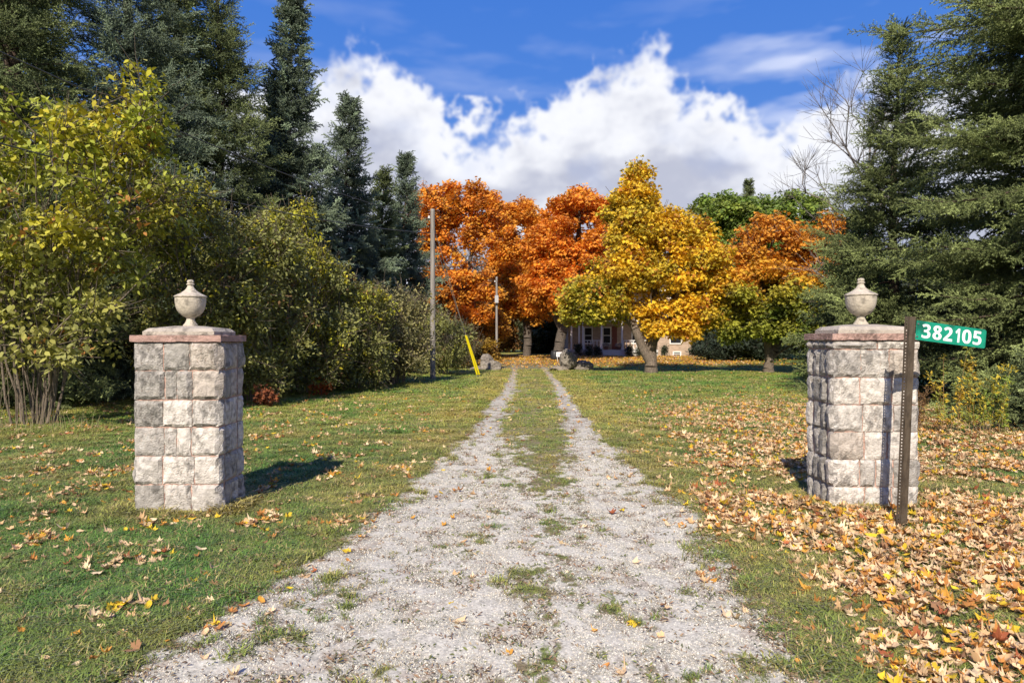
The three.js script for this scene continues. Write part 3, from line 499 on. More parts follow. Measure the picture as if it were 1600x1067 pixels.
// ---------------------------------------------------------------- number sign on its steel post
const font = await new FontLoader().loadAsync('fonts/droid/droid_sans_bold.typeface.json');
{
  const bz = -5.48, t = thing('number_sign', 'green blade sign with white number 382105 on brown perforated steel post', 'sign', [3.10, 0, bz]);
  const steel = new THREE.MeshStandardMaterial({ color: rgb(0.11, 0.085, 0.06), roughness: 0.55, metalness: 0.45, map: barkTex, bumpMap: stoneBump, bumpScale: 0.002 });
  const post = new THREE.Group(); post.name = 'post'; post.rotation.z = -0.039; t.add(post);
  const H = 1.72, W = 0.05;
  const plate = (holes, wd) => { const s = new THREE.Shape([new THREE.Vector2(-wd / 2, -0.1), new THREE.Vector2(wd / 2, -0.1), new THREE.Vector2(wd / 2, H), new THREE.Vector2(-wd / 2, H)]); if (holes) for (let y = 0.06; y < H - 0.02; y += 0.0254) { const p = new THREE.Path(); p.absarc(0, y, 0.0058, 0, Math.PI * 2, true); s.holes.push(p); } return new THREE.ExtrudeGeometry(s, { depth: 0.003, bevelEnabled: false, curveSegments: 6 }); };
  // an angle of two flanges, open at the back: the near-left flange carries the holes
  const ang = new THREE.Group(); ang.name = 'channel'; ang.rotation.y = 0; post.add(ang);
  const front = part('front_face', plate(false, W).translate(0, 0, 0.02), steel, post);
  const lf = part('perforated_face', plate(true, 0.034), steel, post); lf.rotation.y = -Math.PI / 2 + 0.62; lf.position.set(-W / 2 - 0.0105, 0, 0.0075);
  post.remove(ang);
  const sg = new THREE.Group(); sg.name = 'sign_plate'; sg.position.set(0.092, 1.613, 0.024); sg.rotation.set(0, 0.26, -0.105, 'YXZ'); t.add(sg);
  const SW = 0.70, SH = 0.152, rr = 0.02, s = new THREE.Shape(); s.moveTo(0, -SH / 2); s.lineTo(SW - rr, -SH / 2); s.quadraticCurveTo(SW, -SH / 2, SW, -SH / 2 + rr); s.lineTo(SW, SH / 2 - rr); s.quadraticCurveTo(SW, SH / 2, SW - rr, SH / 2); s.lineTo(0, SH / 2); s.closePath();
  part('panel', new THREE.ExtrudeGeometry(s, { depth: 0.003, bevelEnabled: true, bevelSize: 0.0008, bevelThickness: 0.0008, bevelSegments: 1 }), std(rgb(0.004, 0.31, 0.2), 0.35, { map: castTex }), sg);
  const digits = '382105', xs = [0.055, 0.162, 0.269, 0.386, 0.456, 0.567], ws = [0.084, 0.088, 0.088, 0.044, 0.092, 0.086];
  [...digits].forEach((c, i) => { const g = new TextGeometry(c, { font, size: 0.105, depth: 0.0012, curveSegments: 8 }); g.computeBoundingBox(); const b = g.boundingBox; g.translate(-b.min.x, -(b.min.y + b.max.y) / 2, 0.0041); g.scale(ws[i] / (b.max.x - b.min.x), 0.112 / (b.max.y - b.min.y), 1); g.translate(xs[i], 0, 0); part('digit', g, std(rgb(0.86, 0.88, 0.88), 0.4), sg); });
  for (const y of [-0.05, 0.05]) part('bolt', new THREE.CylinderGeometry(0.007, 0.007, 0.006, 8).rotateX(Math.PI / 2).translate(0.012, y, 0.007), std(rgb(0.4, 0.4, 0.38), 0.4, { metalness: 1 }), sg);
}

// ---------------------------------------------------------------- utility poles, wires, guys
const poleTex = BARK.grey;
function pole(label, x, d, H, r0, box) {
  const t = thing('utility_pole', label, 'utility pole', [x, 0, -d]);
  const g = new THREE.CylinderGeometry(r0 * 0.78, r0, H + 0.2, 18, 12).translate(0, H / 2 - 0.1, 0); part('shaft', g, poleMat, t);
  part('top_cap', new THREE.CylinderGeometry(r0 * 0.8, r0 * 0.8, 0.05, 14).translate(0, H + 0.027, 0), std(rgb(0.3, 0.3, 0.3), 0.5), t);
  part('insulator', new THREE.LatheGeometry([[0, 0], [0.05, 0], [0.05, 0.05], [0.025, 0.06], [0.045, 0.08], [0.02, 0.12], [0, 0.12]].map((q) => new THREE.Vector2(...q)), 12).translate(-r0 - 0.03, H - 0.3, 0), std(rgb(0.5, 0.5, 0.5), 0.3), t);
  if (box) part('meter_box', new THREE.BoxGeometry(0.24, 0.5, 0.2).translate(0, box, r0 + 0.12), std(rgb(0.36, 0.36, 0.36), 0.6), t);
  return t;
}
const poleMat = new THREE.MeshStandardMaterial({ color: rgb(0.30, 0.285, 0.27), map: barkTex, bumpMap: barkTex, bumpScale: 0.01, roughness: 0.95 });
pole('weathered grey utility pole at the end of the shrub row, with guy wires', -2.87, 25, 6.15, 0.10);
pole('grey utility pole with small box, far back before the orange maples', -1.03, 46.5, 5.6, 0.09, 4.15);
const wireM = std(rgb(0.05, 0.05, 0.05), 0.6);
function wire(label, a, b, sag, rad, name = 'overhead_wire') {
  const pts = []; for (let i = 0; i <= 24; i++) { const t = i / 24, p = V(...a).lerp(V(...b), t); p.y -= sag * 4 * t * (1 - t); pts.push(p); }
  const base = pts[0].clone(); const m = part(name, new THREE.TubeGeometry(new THREE.CatmullRomCurve3(pts.map((p) => p.sub(base))), 48, rad, 5), wireM, scene); m.position.copy(base); return tag(m, label, 'wire', 'wires strung to the utility pole');
}
wire('upper overhead wire running from the near pole across the left spruces', [-2.97, 5.85, -25], [-9.4, 6.35, -4], 0.55, 0.012);
wire('lower overhead wire running from the near pole across the left spruces', [-2.97, 5.35, -25], [-9.4, 4.6, -4], 0.5, 0.012);
wire('thin wire between the two utility poles', [-2.8, 5.9, -25.1], [-1.03, 5.4, -46.4], 0.5, 0.012);
const yellow = std(rgb(0.75, 0.62, 0.01), 0.45);
[[-1.33, 27.0, 5.7, 'left'], [-1.24, 27.1, 5.2, 'right']].forEach(([x, d, ty, side]) => {
  const t = thing('guy_wire', `steel guy wire with yellow plastic guard at the near pole, ${side} one of the pair`, 'guy wire', [x, 0, -d]);
  const top = V(-2.87 - x, ty, d - 25), dir = top.clone().normalize(), L = top.length();
  const seg = (a, b, r) => { const m = new THREE.CylinderGeometry(r, r, b - a, 8).translate(0, (a + b) / 2, 0); m.applyQuaternion(new THREE.Quaternion().setFromUnitVectors(V(0, 1, 0), dir)); return m; };
  part('cable', seg(-0.1, L, 0.009), std(rgb(0.45, 0.43, 0.4), 0.4, { metalness: 0.8 }), t);
  part('guard', seg(0.14, 1.8, 0.036), yellow, t);
  part('anchor_rod', seg(-0.2, 0.36, 0.016), std(rgb(0.4, 0.38, 0.36), 0.5, { metalness: 0.7 }), t);
});

// ---------------------------------------------------------------- boulders
function boulder(label, x, y, d, sx, sy, sz, seed, group) {
  const g = new THREE.IcosahedronGeometry(1, 12), p = g.attributes.position, r = rngOf(seed), pls = Array.from({ length: 11 }, () => [V(r() - 0.5, r() - 0.5, r() - 0.5).normalize(), 0.62 + 0.3 * r()]);
  for (let i = 0; i < p.count; i++) { const v = V(p.getX(i), p.getY(i), p.getZ(i)); let s = 1; for (const [n, c] of pls) { const k = v.dot(n); if (k > c) s = Math.min(s, c / k); } s += 0.10 * fbm3(v.x * 2 + seed, v.y * 2, v.z * 2, 4); v.multiplyScalar(s); p.setXYZ(i, v.x * sx, v.y * sy, v.z * sz); }
  g.deleteAttribute('normal'); g.deleteAttribute('uv'); const q = toCreasedNormals(mergeVertices(g, 1e-4), 0.45); boxUV(q, 1.1, r(), r());
  const m = part('boulder', q, BOULDER[seed % 3], scene); m.position.set(x, y, -d); m.rotation.set((r() - 0.5) * 0.5, r() * 6, (r() - 0.5) * 0.5); return tag(m, label, 'boulder', group);
}
const BOULDER = [stoneMat(rgb(0.27, 0.245, 0.21)), stoneMat(rgb(0.23, 0.205, 0.175)), stoneMat(rgb(0.30, 0.265, 0.22))];
boulder('large dark boulder left of the drive under the small yellow bush', -1.05, 0.18, 32.6, 0.55, 0.42, 0.5, 3);
boulder('small pale boulder perched behind the large one left of the drive', -1.2, 0.50, 33.3, 0.36, 0.3, 0.36, 4);
boulder('low flat grey stone at the foot of the left boulder pile', -1.65, 0.06, 32.5, 0.42, 0.2, 0.35, 5);
boulder('upright round boulder right of the drive below the white yard sign', 2.62, 0.5, 32.2, 0.42, 0.55, 0.42, 6);
boulder('low broad boulder right of the upright round boulder', 3.3, 0.16, 32.4, 0.58, 0.36, 0.5, 7);
boulder('flat stone at the left foot of the upright round boulder', 2.2, 0.05, 32.0, 0.46, 0.2, 0.4, 8);

// ---------------------------------------------------------------- yard sign and dark bin
{
  const t = thing('yard_sign', 'small white yard sign beside the right boulders at the drive', 'sign', [3.2, 0, -45]);
  const cv = document.createElement('canvas'); cv.width = 128; cv.height = 64; const c = cv.getContext('2d'); c.fillStyle = '#eeeaea'; c.fillRect(0, 0, 128, 64); c.fillStyle = '#7d6f78';
  const r = rngOf(8); for (const y of [14, 36]) for (let x = 12; x < 112;) { const w = 4 + r() * 7; c.fillRect(x, y, w, 12); x += w + 3; }
  const tx = new THREE.CanvasTexture(cv); tx.colorSpace = THREE.SRGBColorSpace;
  const g = new THREE.BoxGeometry(0.62, 0.30, 0.02).translate(0, 0.48, 0);
  part('panel', g, std(rgb(1, 1, 1), 0.5, { map: tx }), t);
  for (const s of [-0.24, 0.24]) part('leg', new THREE.BoxGeometry(0.03, 0.5, 0.012).translate(s, 0.2, -0.017), std(rgb(0.7, 0.68, 0.66), 0.5), t);
  const b = thing('barrel', 'small black barrel on the grass behind the white yard sign', 'barrel', [2.95, 0, -47.5]);
  part('body', new THREE.LatheGeometry([[0, 0], [0.24, 0], [0.29, 0.15], [0.3, 0.35], [0.28, 0.55], [0.23, 0.66], [0, 0.66]].map((q) => new THREE.Vector2(...q)), 20), std(rgb(0.02, 0.02, 0.022), 0.5), b);
  part('rim', new THREE.TorusGeometry(0.24, 0.02, 6, 20).rotateX(Math.PI / 2).translate(0, 0.665, 0), std(rgb(0.03, 0.03, 0.03), 0.5), b);
}

// ---------------------------------------------------------------- left shrub row
const OLIVE = [0.19, 0.205, 0.055], OLIVE2 = [0.34, 0.34, 0.10], YELLOW = [0.56, 0.47, 0.025], LIME = [0.36, 0.40, 0.035], BROWNL = [0.22, 0.12, 0.04];
function shrub(label, x, d, seed, o) {
  const r = rngOf(seed), stems = [], n = o.stems ?? 16, lean = o.leanX ?? 0;
  for (let i = 0; i < n; i++) { const a = r() * 6.283, b = 0.1 + 0.32 * r(), R = o.r * (0.25 + 0.65 * r()), h = o.h * (0.6 + 0.36 * r()); stems.push([[Math.cos(a) * b, 0, Math.sin(a) * b], [Math.cos(a) * (b + R * 0.22) + lean * 0.2, h * 0.4, Math.sin(a) * (b + R * 0.22)], [Math.cos(a) * R * 0.75 + lean * 0.7, h * 0.78, Math.sin(a) * R * 0.75], [Math.cos(a) * R + lean, h, Math.sin(a) * R]]); }
  return broadleaf('shrub', label, 'shrub', [x, d], seed + 1, { stems, lobes: o.lobes, sk: { seg: 0.5, wob: 0.1, steep: 0.9, len: 0.5, twigs: o.twigs ?? 4, twigLen: 0.5, along: 0.9, tip: 0.0045, pipe: 2.3, baseR: 0.026 }, stemName: 'stems', trunkCut: 0.014, bark: BARK.shrub, leaf: LEAF, cluster: o.cluster ?? CL.lilac, perClump: (o.per ?? 20) * 0.72, clumpR: o.cr ?? 0.4, flat: 0.85, low: o.low ?? 0.25, shell: o.shell ?? 0.5, color: o.color });
}
const oliveCol = (hi, yel) => (p, t, r, t2) => { const k = 0.6 + 0.7 * r(); const b = mixc(OLIVE, OLIVE2, t * 0.6 + r() * 0.4); return dim(r() < yel * (0.4 + 1.6 * ss(hi - 1.5, hi, p.y)) * (0.4 + t2) ? mixc(YELLOW, LIME, r()) : r() < 0.04 ? BROWNL : b, k); };
shrub('tall lilac-like shrub with bright yellow-green leaves at the far left', -8.5, 12.4, 101, { h: 5.6, r: 2.0, leanX: 0.5, stems: 26, low: 1.0, lobes: [[0.2, 3.9, 0.2, 2.1, 1.8, 1.8, 110], [1.5, 4.5, 0.0, 0.95, 1.3, 1.0, 36], [1.75, 5.75, 0, 0.35, 0.6, 0.4, 8], [0.5, 5.4, 0, 0.5, 0.5, 0.5, 8], [1.0, 2.6, 0.8, 1.1, 1.3, 1.0, 36], [-1.2, 3.8, 0.2, 1.2, 1.6, 1.2, 36], [0.9, 1.3, 1.2, 0.5, 0.4, 0.4, 6], [-0.5, 2.0, 1.2, 1.0, 0.5, 0.6, 8]], per: 13, color: (p, t, r, t2) => { const y = ss(1.0, 5.2, p.y + (t - 0.5) * 2.5), b = mixc(mixc(OLIVE2, LIME, y), YELLOW, clamp((t2 - 0.35) * 1.3 * (0.3 + y), 0, 0.95)); return dim(r() < 0.03 ? [0.4, 0.18, 0.04] : b, 0.7 + 0.6 * r()); } });
shrub('olive shrub behind the left pillar with yellow tips', -6.7, 14.9, 103, { h: 4.6, r: 1.3, lobes: [[0, 2.9, 0, 1.2, 1.9, 1.2, 66], [-0.4, 4.2, 0, 0.7, 0.8, 0.7, 16], [0.5, 1.7, 0.4, 0.9, 0.9, 0.8, 18]], per: 22, cluster: CL.shrub, color: oliveCol(4.4, 0.28) });
shrub('dense olive shrub with dark reddish stems just right of the left pillar', -6.15, 16.8, 105, { h: 4.0, r: 1.3, lobes: [[0, 2.8, 0, 1.25, 1.6, 1.2, 66], [0.3, 3.9, 0, 0.6, 0.7, 0.6, 14], [-0.4, 1.7, 0.6, 0.9, 0.7, 0.6, 12], [0.5, 1.0, 0.9, 0.8, 0.5, 0.5, 12]], per: 24, cluster: CL.shrub, color: oliveCol(4.2, 0.1) });
shrub('tall olive shrub with sparse yellow crown rising above its row', -5.75, 19.0, 107, { h: 4.6, r: 1.3, lobes: [[0, 2.6, 0, 1.3, 1.7, 1.2, 66], [-0.3, 4.5, 0, 0.6, 0.8, 0.6, 14], [0.6, 1.6, 0.5, 0.9, 0.9, 0.8, 20], [0.2, 0.8, 1.0, 0.9, 0.5, 0.5, 14]], per: 24, cluster: CL.shrub, color: oliveCol(4.0, 0.3) });
shrub('dark olive shrub in the middle of the row, above an orange-leaved sapling', -4.9, 20.8, 109, { h: 3.2, r: 1.3, lobes: [[0, 2.0, 0, 1.3, 1.4, 1.2, 72], [0.3, 1.2, 0.6, 1.0, 0.7, 0.7, 20], [0.3, 0.6, 0.9, 0.9, 0.4, 0.5, 12]], per: 24, cluster: CL.shrub, color: oliveCol(3.4, 0.22) });
shrub('greyish shrub with many bare pale stems near the utility pole', -3.95, 22.6, 111, { h: 3.4, r: 1.1, stems: 26, twigs: 5, lobes: [[0, 1.9, 0, 1.25, 1.5, 1.1, 66], [0.3, 1.0, 0.4, 1.1, 0.6, 0.7, 18]], per: 17, cluster: CL.shrub, color: (p, t, r, t2) => dim(mixc([0.19, 0.19, 0.08], [0.36, 0.32, 0.12], t * 0.6 + r() * 0.4), 0.7 + 0.6 * r()) });
shrub('low dark green shrub behind the utility pole', -3.0, 28.5, 113, { h: 2.4, r: 1.0, lobes: [[0, 1.4, 0, 1.35, 1.2, 1.2, 66]], per: 24, cluster: CL.shrub, low: 0.2, color: oliveCol(3, 0.08) });
shrub('dark shrub behind the yellow guy guards at the row end', -2.95, 34, 115, { h: 2.5, r: 1.0, lobes: [[0, 1.3, 0, 1.3, 1.2, 1.2, 60]], per: 22, cluster: CL.shrub, low: 0.2, color: (p, t, r) => dim(mixc([0.07, 0.085, 0.03], [0.15, 0.11, 0.04], t), 0.6 + 0.7 * r()) });
shrub('shadowed shrub in the second row behind the left pillar', -8.3, 17.5, 117, { h: 3.8, r: 1.4, lobes: [[0, 2.4, 0, 1.6, 1.7, 1.3, 70]], per: 20, cluster: CL.shrub, color: oliveCol(4, 0.06) });
shrub('shadowed shrub in the second row left of the utility pole', -6.9, 23.5, 119, { h: 3.6, r: 1.5, lobes: [[0, 2.2, 0, 1.7, 1.7, 1.4, 70]], per: 20, cluster: CL.shrub, color: oliveCol(4, 0.06) });
shrub('dark shrub deep under the spruces at the far left edge', -11.2, 14.2, 121, { h: 3.2, r: 1.4, lobes: [[0, 2.0, 0, 1.7, 1.6, 1.4, 60]], per: 18, cluster: CL.shrub, color: oliveCol(4, 0.04) });
// small things under the row
function sapling(name, label, cat, x, d, seed, h, rad, col, n = 14, cl = CL.maple, sc = 0.7, per = 6) {
  return broadleaf(name, label, cat, [x, d], seed, { stems: [[[0, 0, 0], [0.03, h * 0.5, 0.02], [0.05, h, 0]]], lobes: [[0, h * 0.6, 0, rad, h * 0.45, rad, n]], sk: { seg: 0.3, twigs: 1, twigLen: 0.2, tip: 0.004, baseR: 0.018, len: 0.3 }, trunkCut: 0.012, leaf: LEAF, cluster: cl, leafScale: sc, perClump: per, clumpR: 0.22, flat: 0.8, low: 0.05, shell: 0.2, color: (p, t, r) => dim(col(t, r), 0.7 + 0.6 * r()) });
}
sapling('sapling', 'small sapling with vivid orange-red leaves below the shrub row', 'sapling', -5.0, 18.0, 131, 0.5, 0.13, () => [0.5, 0.12, 0.02], 6, CL.maple, 0.55, 3);
sapling('sapling', 'low sapling with rusty leaves at the foot of the reddish-stemmed shrub', 'sapling', -5.55, 15.3, 133, 0.45, 0.12, () => [0.3, 0.09, 0.03], 6, CL.maple, 0.5, 4);
sapling('bush', 'small bush with orange-yellow leaves by the left boulders', 'bush', -1.35, 34.6, 135, 1.5, 0.85, (t) => mixc([0.42, 0.27, 0.02], [0.3, 0.14, 0.03], t), 34, CL.maple, 0.8, 7);
sapling('bush', 'small crimson bush behind the yellow guy guards', 'bush', -2.45, 35.5, 137, 1.7, 0.4, () => [0.22, 0.015, 0.04], 14, CL.maple, 0.7, 6);

// ---------------------------------------------------------------- spruces
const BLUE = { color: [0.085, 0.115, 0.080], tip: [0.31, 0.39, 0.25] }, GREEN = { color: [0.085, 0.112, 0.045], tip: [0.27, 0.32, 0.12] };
[
  ['tall blue-green spruce with bare pointed top left of the clouds', -7.7, 24, 13.4, 3.4, { ...BLUE, far: true }],
  ['medium blue spruce standing right of the tallest spruce, against the cloud', -7.15, 30, 12.0, 3.6, { ...BLUE, far: true }],
  ['slim spruce at the right end of the row beside the orange maple', -5.9, 38, 11.5, 3.0, { ...BLUE, far: true }],
  ['shorter green spruce between the two rightmost spruces of the row', -6.5, 34.5, 9.9, 2.2, { ...GREEN, far: true }],
  ['dark green spruce rising out of frame left of the tallest pointed spruce', -8.9, 21, 14.4, 3.6, { ...GREEN }],
  ['big blue spruce behind the left pillar, its top out of frame', -10.3, 18.6, 17, 4.0, { ...BLUE }],
  ['huge dark spruce behind the tall yellow shrub', -11.9, 16.4, 18.5, 4.1, { ...GREEN }],
  ['spruce deep in the shade at the far left edge', -14.5, 20, 17, 3.8, { ...GREEN, far: true }],
  ['far dark spruce filling the gap behind the big blue spruce', -12.2, 25, 17, 3.6, { ...GREEN, far: true }],
  ['far dark spruce behind the tallest pointed spruce', -10.6, 31, 13, 3.2, { ...GREEN, far: true }],
].forEach(([l, x, d, H, R, o], i) => spruce(l, x, d, H, R, 200 + i * 7, { group: 'spruces behind the shrub row', face: [-x, d], ...o }));
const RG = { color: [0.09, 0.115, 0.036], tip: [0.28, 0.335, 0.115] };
spruce('huge spruce with drooping boughs filling the right edge', 11.6, 13.6, 18, 4.7, 301, { ...RG, pow: 0.5, droop: 0.4, hang: 0.3, face: [-11.6, 13.6], gap: 0.8, low: 0.2, nb: 7 });
spruce('younger spruce with upright tip left of the huge right spruce', 10.1, 18.2, 9.7, 3.4, 303, { ...RG, droop: 0.3, face: [-9.9, 18] });
spruce('low bushy spruce behind the right pillar urn', 10.9, 21.5, 5.4, 2.6, 305, { ...RG, far: true });
spruce('waist-high dark spruce bush at the right edge of the lawn', 8.7, 11.0, 1.35, 0.9, 307, { ...GREEN, low: 0.06, pow: 0.5, name: 'spruce_bush' });
spruce('background spruce behind the huge right spruce', 15, 19, 16, 5.0, 309, { ...RG, far: true, face: [-15, 19] });
spruce('dark distant spruce tip above the green maple', 22.5, 66, 16.5, 3.6, 311, { ...GREEN, far: true });

// ---------------------------------------------------------------- maples
const ORANGE = [0.80, 0.345, 0.024], DEEP = [0.72, 0.25, 0.018], GOLD = [0.80, 0.53, 0.025], YGREEN = [0.38, 0.38, 0.03], MGREEN = [0.15, 0.22, 0.03], RUST = [0.5, 0.2, 0.03];
const crownSk = (o) => ({ seg: 0.5, steep: 0.6, len: 0.7, twigs: 3, twigLen: 0.45, tip: 0.007, ...o });
broadleaf('maple_tree', 'yellow-green maple with thick two-stemmed trunk on the right lawn', 'maple tree', [6.05, 30], 401, {
  stems: [[[0, 0, 0], [0.02, 1.2, 0], [0.15, 2.6, 0], [0.1, 4.2, -0.1], [-0.3, 6.4, 0], [-0.5, 8.3, 0]], [[-0.06, 0.5, 0.05], [-0.3, 1.0, 0.1], [-0.75, 2.0, 0.2], [-1.2, 3.4, 0.1], [-1.1, 5.2, 0.1]]],
  lobes: [[-0.5, 8.35, 0, 0.42, 0.75, 0.45, 7], [-0.75, 7.5, 0.1, 0.95, 0.6, 0.8, 10], [-0.7, 6.3, 0, 1.35, 1.5, 1.3, 30], [0.6, 5.3, 0, 2.1, 1.9, 1.9, 46], [1.7, 5.9, 0, 0.8, 1.2, 1.0, 14], [2.2, 4.4, 0, 0.9, 1.6, 1.2, 18], [-2.3, 3.3, 0.2, 1.4, 1.0, 1.4, 28], [-1.2, 4.4, 0.6, 1.2, 1.1, 1.2, 20], [0.75, 2.5, 0.3, 1.5, 0.85, 0.9, 24], [2.3, 3.0, 0.3, 1.1, 1.0, 1.2, 16], [-3.3, 3.0, 0, 0.8, 0.7, 0.8, 9]],
  sk: crownSk({ baseR: 0.25, flare: 0.3 }), leaf: LEAF, perClump: 20, clumpR: 0.56, flat: 0.75, low: 1.6, shell: 0.3,
  color: (p, t, r, t2, L) => { const g = clamp(0.48 + (p.x > -1.3 ? (p.x < 2 ? 0.3 : -0.05) : -0.36) * ss(4.5, 2.4, p.y) + 0.5 * (t - 0.42) + 0.5 * (L[1] === 2.5 ? 0.5 : 0) + (p.x > -1.4 && p.y > 3.5 ? 0.12 : 0), 0, 1), b = mixc(mixc(YGREEN, MGREEN, t2 * 0.7), GOLD, clamp(g * 1.5 - 0.1 + (r() - 0.5) * 0.5, 0, 1)); return dim(r() < 0.04 ? RUST : b, 0.7 + 0.6 * r()); } });
const maplecol = (A, B, sp2 = 0.3) => (p, t, r) => dim(mixc(A, B, clamp(t * 0.8 + (r() - 0.5) * 0.7, 0, 1)), 0.65 + 0.65 * r());
broadleaf('maple_tree', 'big orange maple with thick leaning trunk at the porch corner', 'maple tree', [3.2, 48], 403, {
  stems: [[[0, 0, 0], [0.15, 1.5, 0], [0.6, 3.2, 0], [1.1, 5.5, 0], [1.4, 8.5, 0], [1.5, 11, 0]], [[0.25, 2.2, 0], [-0.6, 4.4, 0], [-1.2, 7.0, 0]]],
  lobes: [[1.6, 9.2, 0, 2.6, 2.7, 2.4, 66], [2.4, 6.6, 0, 2.3, 2.2, 2.2, 40], [-0.6, 7.6, 0, 1.6, 2.0, 1.8, 30], [-1.0, 4.8, 0, 1.7, 1.6, 1.7, 26], [0.6, 4.6, 0.8, 1.8, 1.2, 1.6, 20]],
  sk: crownSk({ baseR: 0.36, flare: 0.4 }), bark: BARK.dark, leaf: LEAF, cluster: CL.mapleFar, perClump: 16, clumpR: 0.75, flat: 0.6, low: 2.6, shell: 0.4, color: maplecol(ORANGE, DEEP) });
broadleaf('maple_tree', 'tall orange maple in the middle, left of the leaning-trunk maple', 'maple tree', [1.2, 57], 405, {
  stems: [[[0, 0, 0], [0.1, 2, 0], [-0.2, 5, 0], [0.1, 9, 0], [0, 12, 0]], [[0, 2.4, 0], [1.2, 5, 0], [1.8, 8.5, 0]]],
  lobes: [[-0.4, 10, 0, 2.7, 2.8, 2.4, 66], [0.6, 7.2, 0, 2.9, 2.3, 2.4, 44], [-1.6, 6.4, 0, 1.7, 2.2, 1.8, 30], [0.4, 4.4, 0.5, 2.6, 1.4, 2.0, 30], [2.0, 8.6, 0, 1.5, 2.0, 1.6, 26]],
  sk: crownSk({ baseR: 0.34 }), bark: BARK.dark, leaf: LEAF, cluster: CL.mapleFar, perClump: 14, clumpR: 0.8, flat: 0.6, low: 2.0, shell: 0.4, color: maplecol(ORANGE, [0.70, 0.33, 0.02]) });
broadleaf('maple_tree', 'slender orange maple with open sky between its limbs, behind the near pole', 'maple tree', [-4.6, 49], 407, {
  stems: [[[0, 0, 0], [0.1, 3, 0], [-0.2, 6.5, 0], [-0.5, 11.5, 0]], [[0.03, 0.6, 0.0], [0.7, 3.0, 0], [1.6, 7, 0], [2.6, 11.2, 0]], [[0.0, 0.9, 0], [-0.45, 4, 0], [-0.9, 9, 0]]],
  lobes: [[-0.6, 10.7, 0, 1.9, 1.9, 1.6, 40], [2.5, 10.6, 0, 1.45, 1.6, 1.3, 28], [-0.8, 8.2, 0, 1.3, 1.2, 1.2, 12], [2.0, 8.6, 0, 0.9, 1.0, 1, 9], [1.6, 6.2, 0.4, 1.4, 1.4, 1.2, 14], [-0.4, 5.4, 0, 1.2, 1.4, 1.2, 10], [2.0, 3.9, 0.4, 1.6, 1.5, 1.4, 22]],
  sk: crownSk({ baseR: 0.17 }), trunkCut: 0.05, bark: BARK.dark, leaf: LEAF, cluster: CL.mapleFar, perClump: 9, clumpR: 0.65, flat: 0.6, low: 1.8, shell: 0.35, color: maplecol([0.74, 0.26, 0.015], [0.64, 0.32, 0.02]) });
broadleaf('maple_tree', 'low golden-brown maple under the slender orange maple beside the far pole', 'maple tree', [-2.6, 54], 409, {
  stems: [[[0, 0, 0], [0.1, 2, 0], [0.3, 5.0, 0]]], lobes: [[0, 3.6, 0, 2.3, 2.2, 1.8, 44], [1.0, 2.2, 0.4, 1.3, 1.2, 1.2, 14]],
  sk: crownSk({ baseR: 0.13 }), trunkCut: 0.04, bark: BARK.dark, leaf: LEAF, cluster: CL.mapleFar, perClump: 15, clumpR: 0.75, flat: 0.6, low: 1.0, shell: 0.35, color: maplecol([0.64, 0.32, 0.02], [0.44, 0.24, 0.04]) });
broadleaf('maple_tree', 'maple turning orange on top and green below, on the right lawn', 'maple tree', [11.15, 30], 411, {
  stems: [[[0, 0, 0], [0.03, 0.8, 0], [-0.1, 1.8, 0], [-0.3, 3.4, 0], [0.1, 5.6, 0]], [[0.05, 0.75, 0], [0.5, 1.6, 0], [1.4, 2.8, 0], [2.2, 4.8, 0]]],
  lobes: [[0.2, 5.5, 0, 1.5, 1.4, 1.4, 34], [2.3, 5.3, 0, 1.25, 1.4, 1.3, 26], [-0.1, 3.5, 0.2, 2.2, 1.3, 1.9, 50], [1.9, 3.2, 0.2, 1.9, 1.3, 1.7, 40], [-1.0, 2.3, 0.3, 1.2, 0.8, 1.2, 18], [0.9, 2.2, 0.6, 1.5, 0.8, 1.3, 20], [3.2, 2.6, 0, 1.1, 1.0, 1.1, 16]],
  sk: crownSk({ baseR: 0.2, flare: 0.5 }), leaf: LEAF, perClump: 19, clumpR: 0.55, flat: 0.65, low: 1.15, shell: 0.35,
  color: (p, t, r, t2) => { const k = ss(2.0, 5.4, p.y + (t - 0.5) * 1.6); const b = k < 0.5 ? mixc(mixc(MGREEN, YGREEN, t2), GOLD, k * 1.3) : mixc(GOLD, [0.66, 0.28, 0.025], (k - 0.3) * 1.3); return dim(b, 0.65 + 0.6 * r()); } });
broadleaf('maple_tree', 'tall green maple behind the house, right of the yellow-green maple', 'maple tree', [16.5, 52], 413, {
  stems: [[[0, 0, 0], [0.2, 3, 0], [0, 6.5, 0], [0.3, 11.5, 0]], [[0.1, 3, 0], [2, 6, 0], [4.6, 10, 0]]],
  lobes: [[-0.6, 10.4, 0, 2.3, 2.2, 2.0, 36], [1.8, 10.0, 0, 2.6, 2.2, 2.0, 44], [5.0, 10.6, 0, 2.6, 1.6, 1.8, 34], [0.6, 7.0, 0, 3.0, 2.0, 2.2, 44], [5.2, 8.0, 0, 2.4, 1.8, 2, 26], [2.0, 4.2, 0, 3.4, 1.6, 2, 34]],
  sk: crownSk({ baseR: 0.35 }), bark: BARK.dark, leaf: LEAF, cluster: CL.mapleFar, perClump: 20, clumpR: 0.85, flat: 0.5, low: 2.0, shell: 0.4, color: maplecol([0.15, 0.24, 0.03], [0.28, 0.33, 0.04]) });
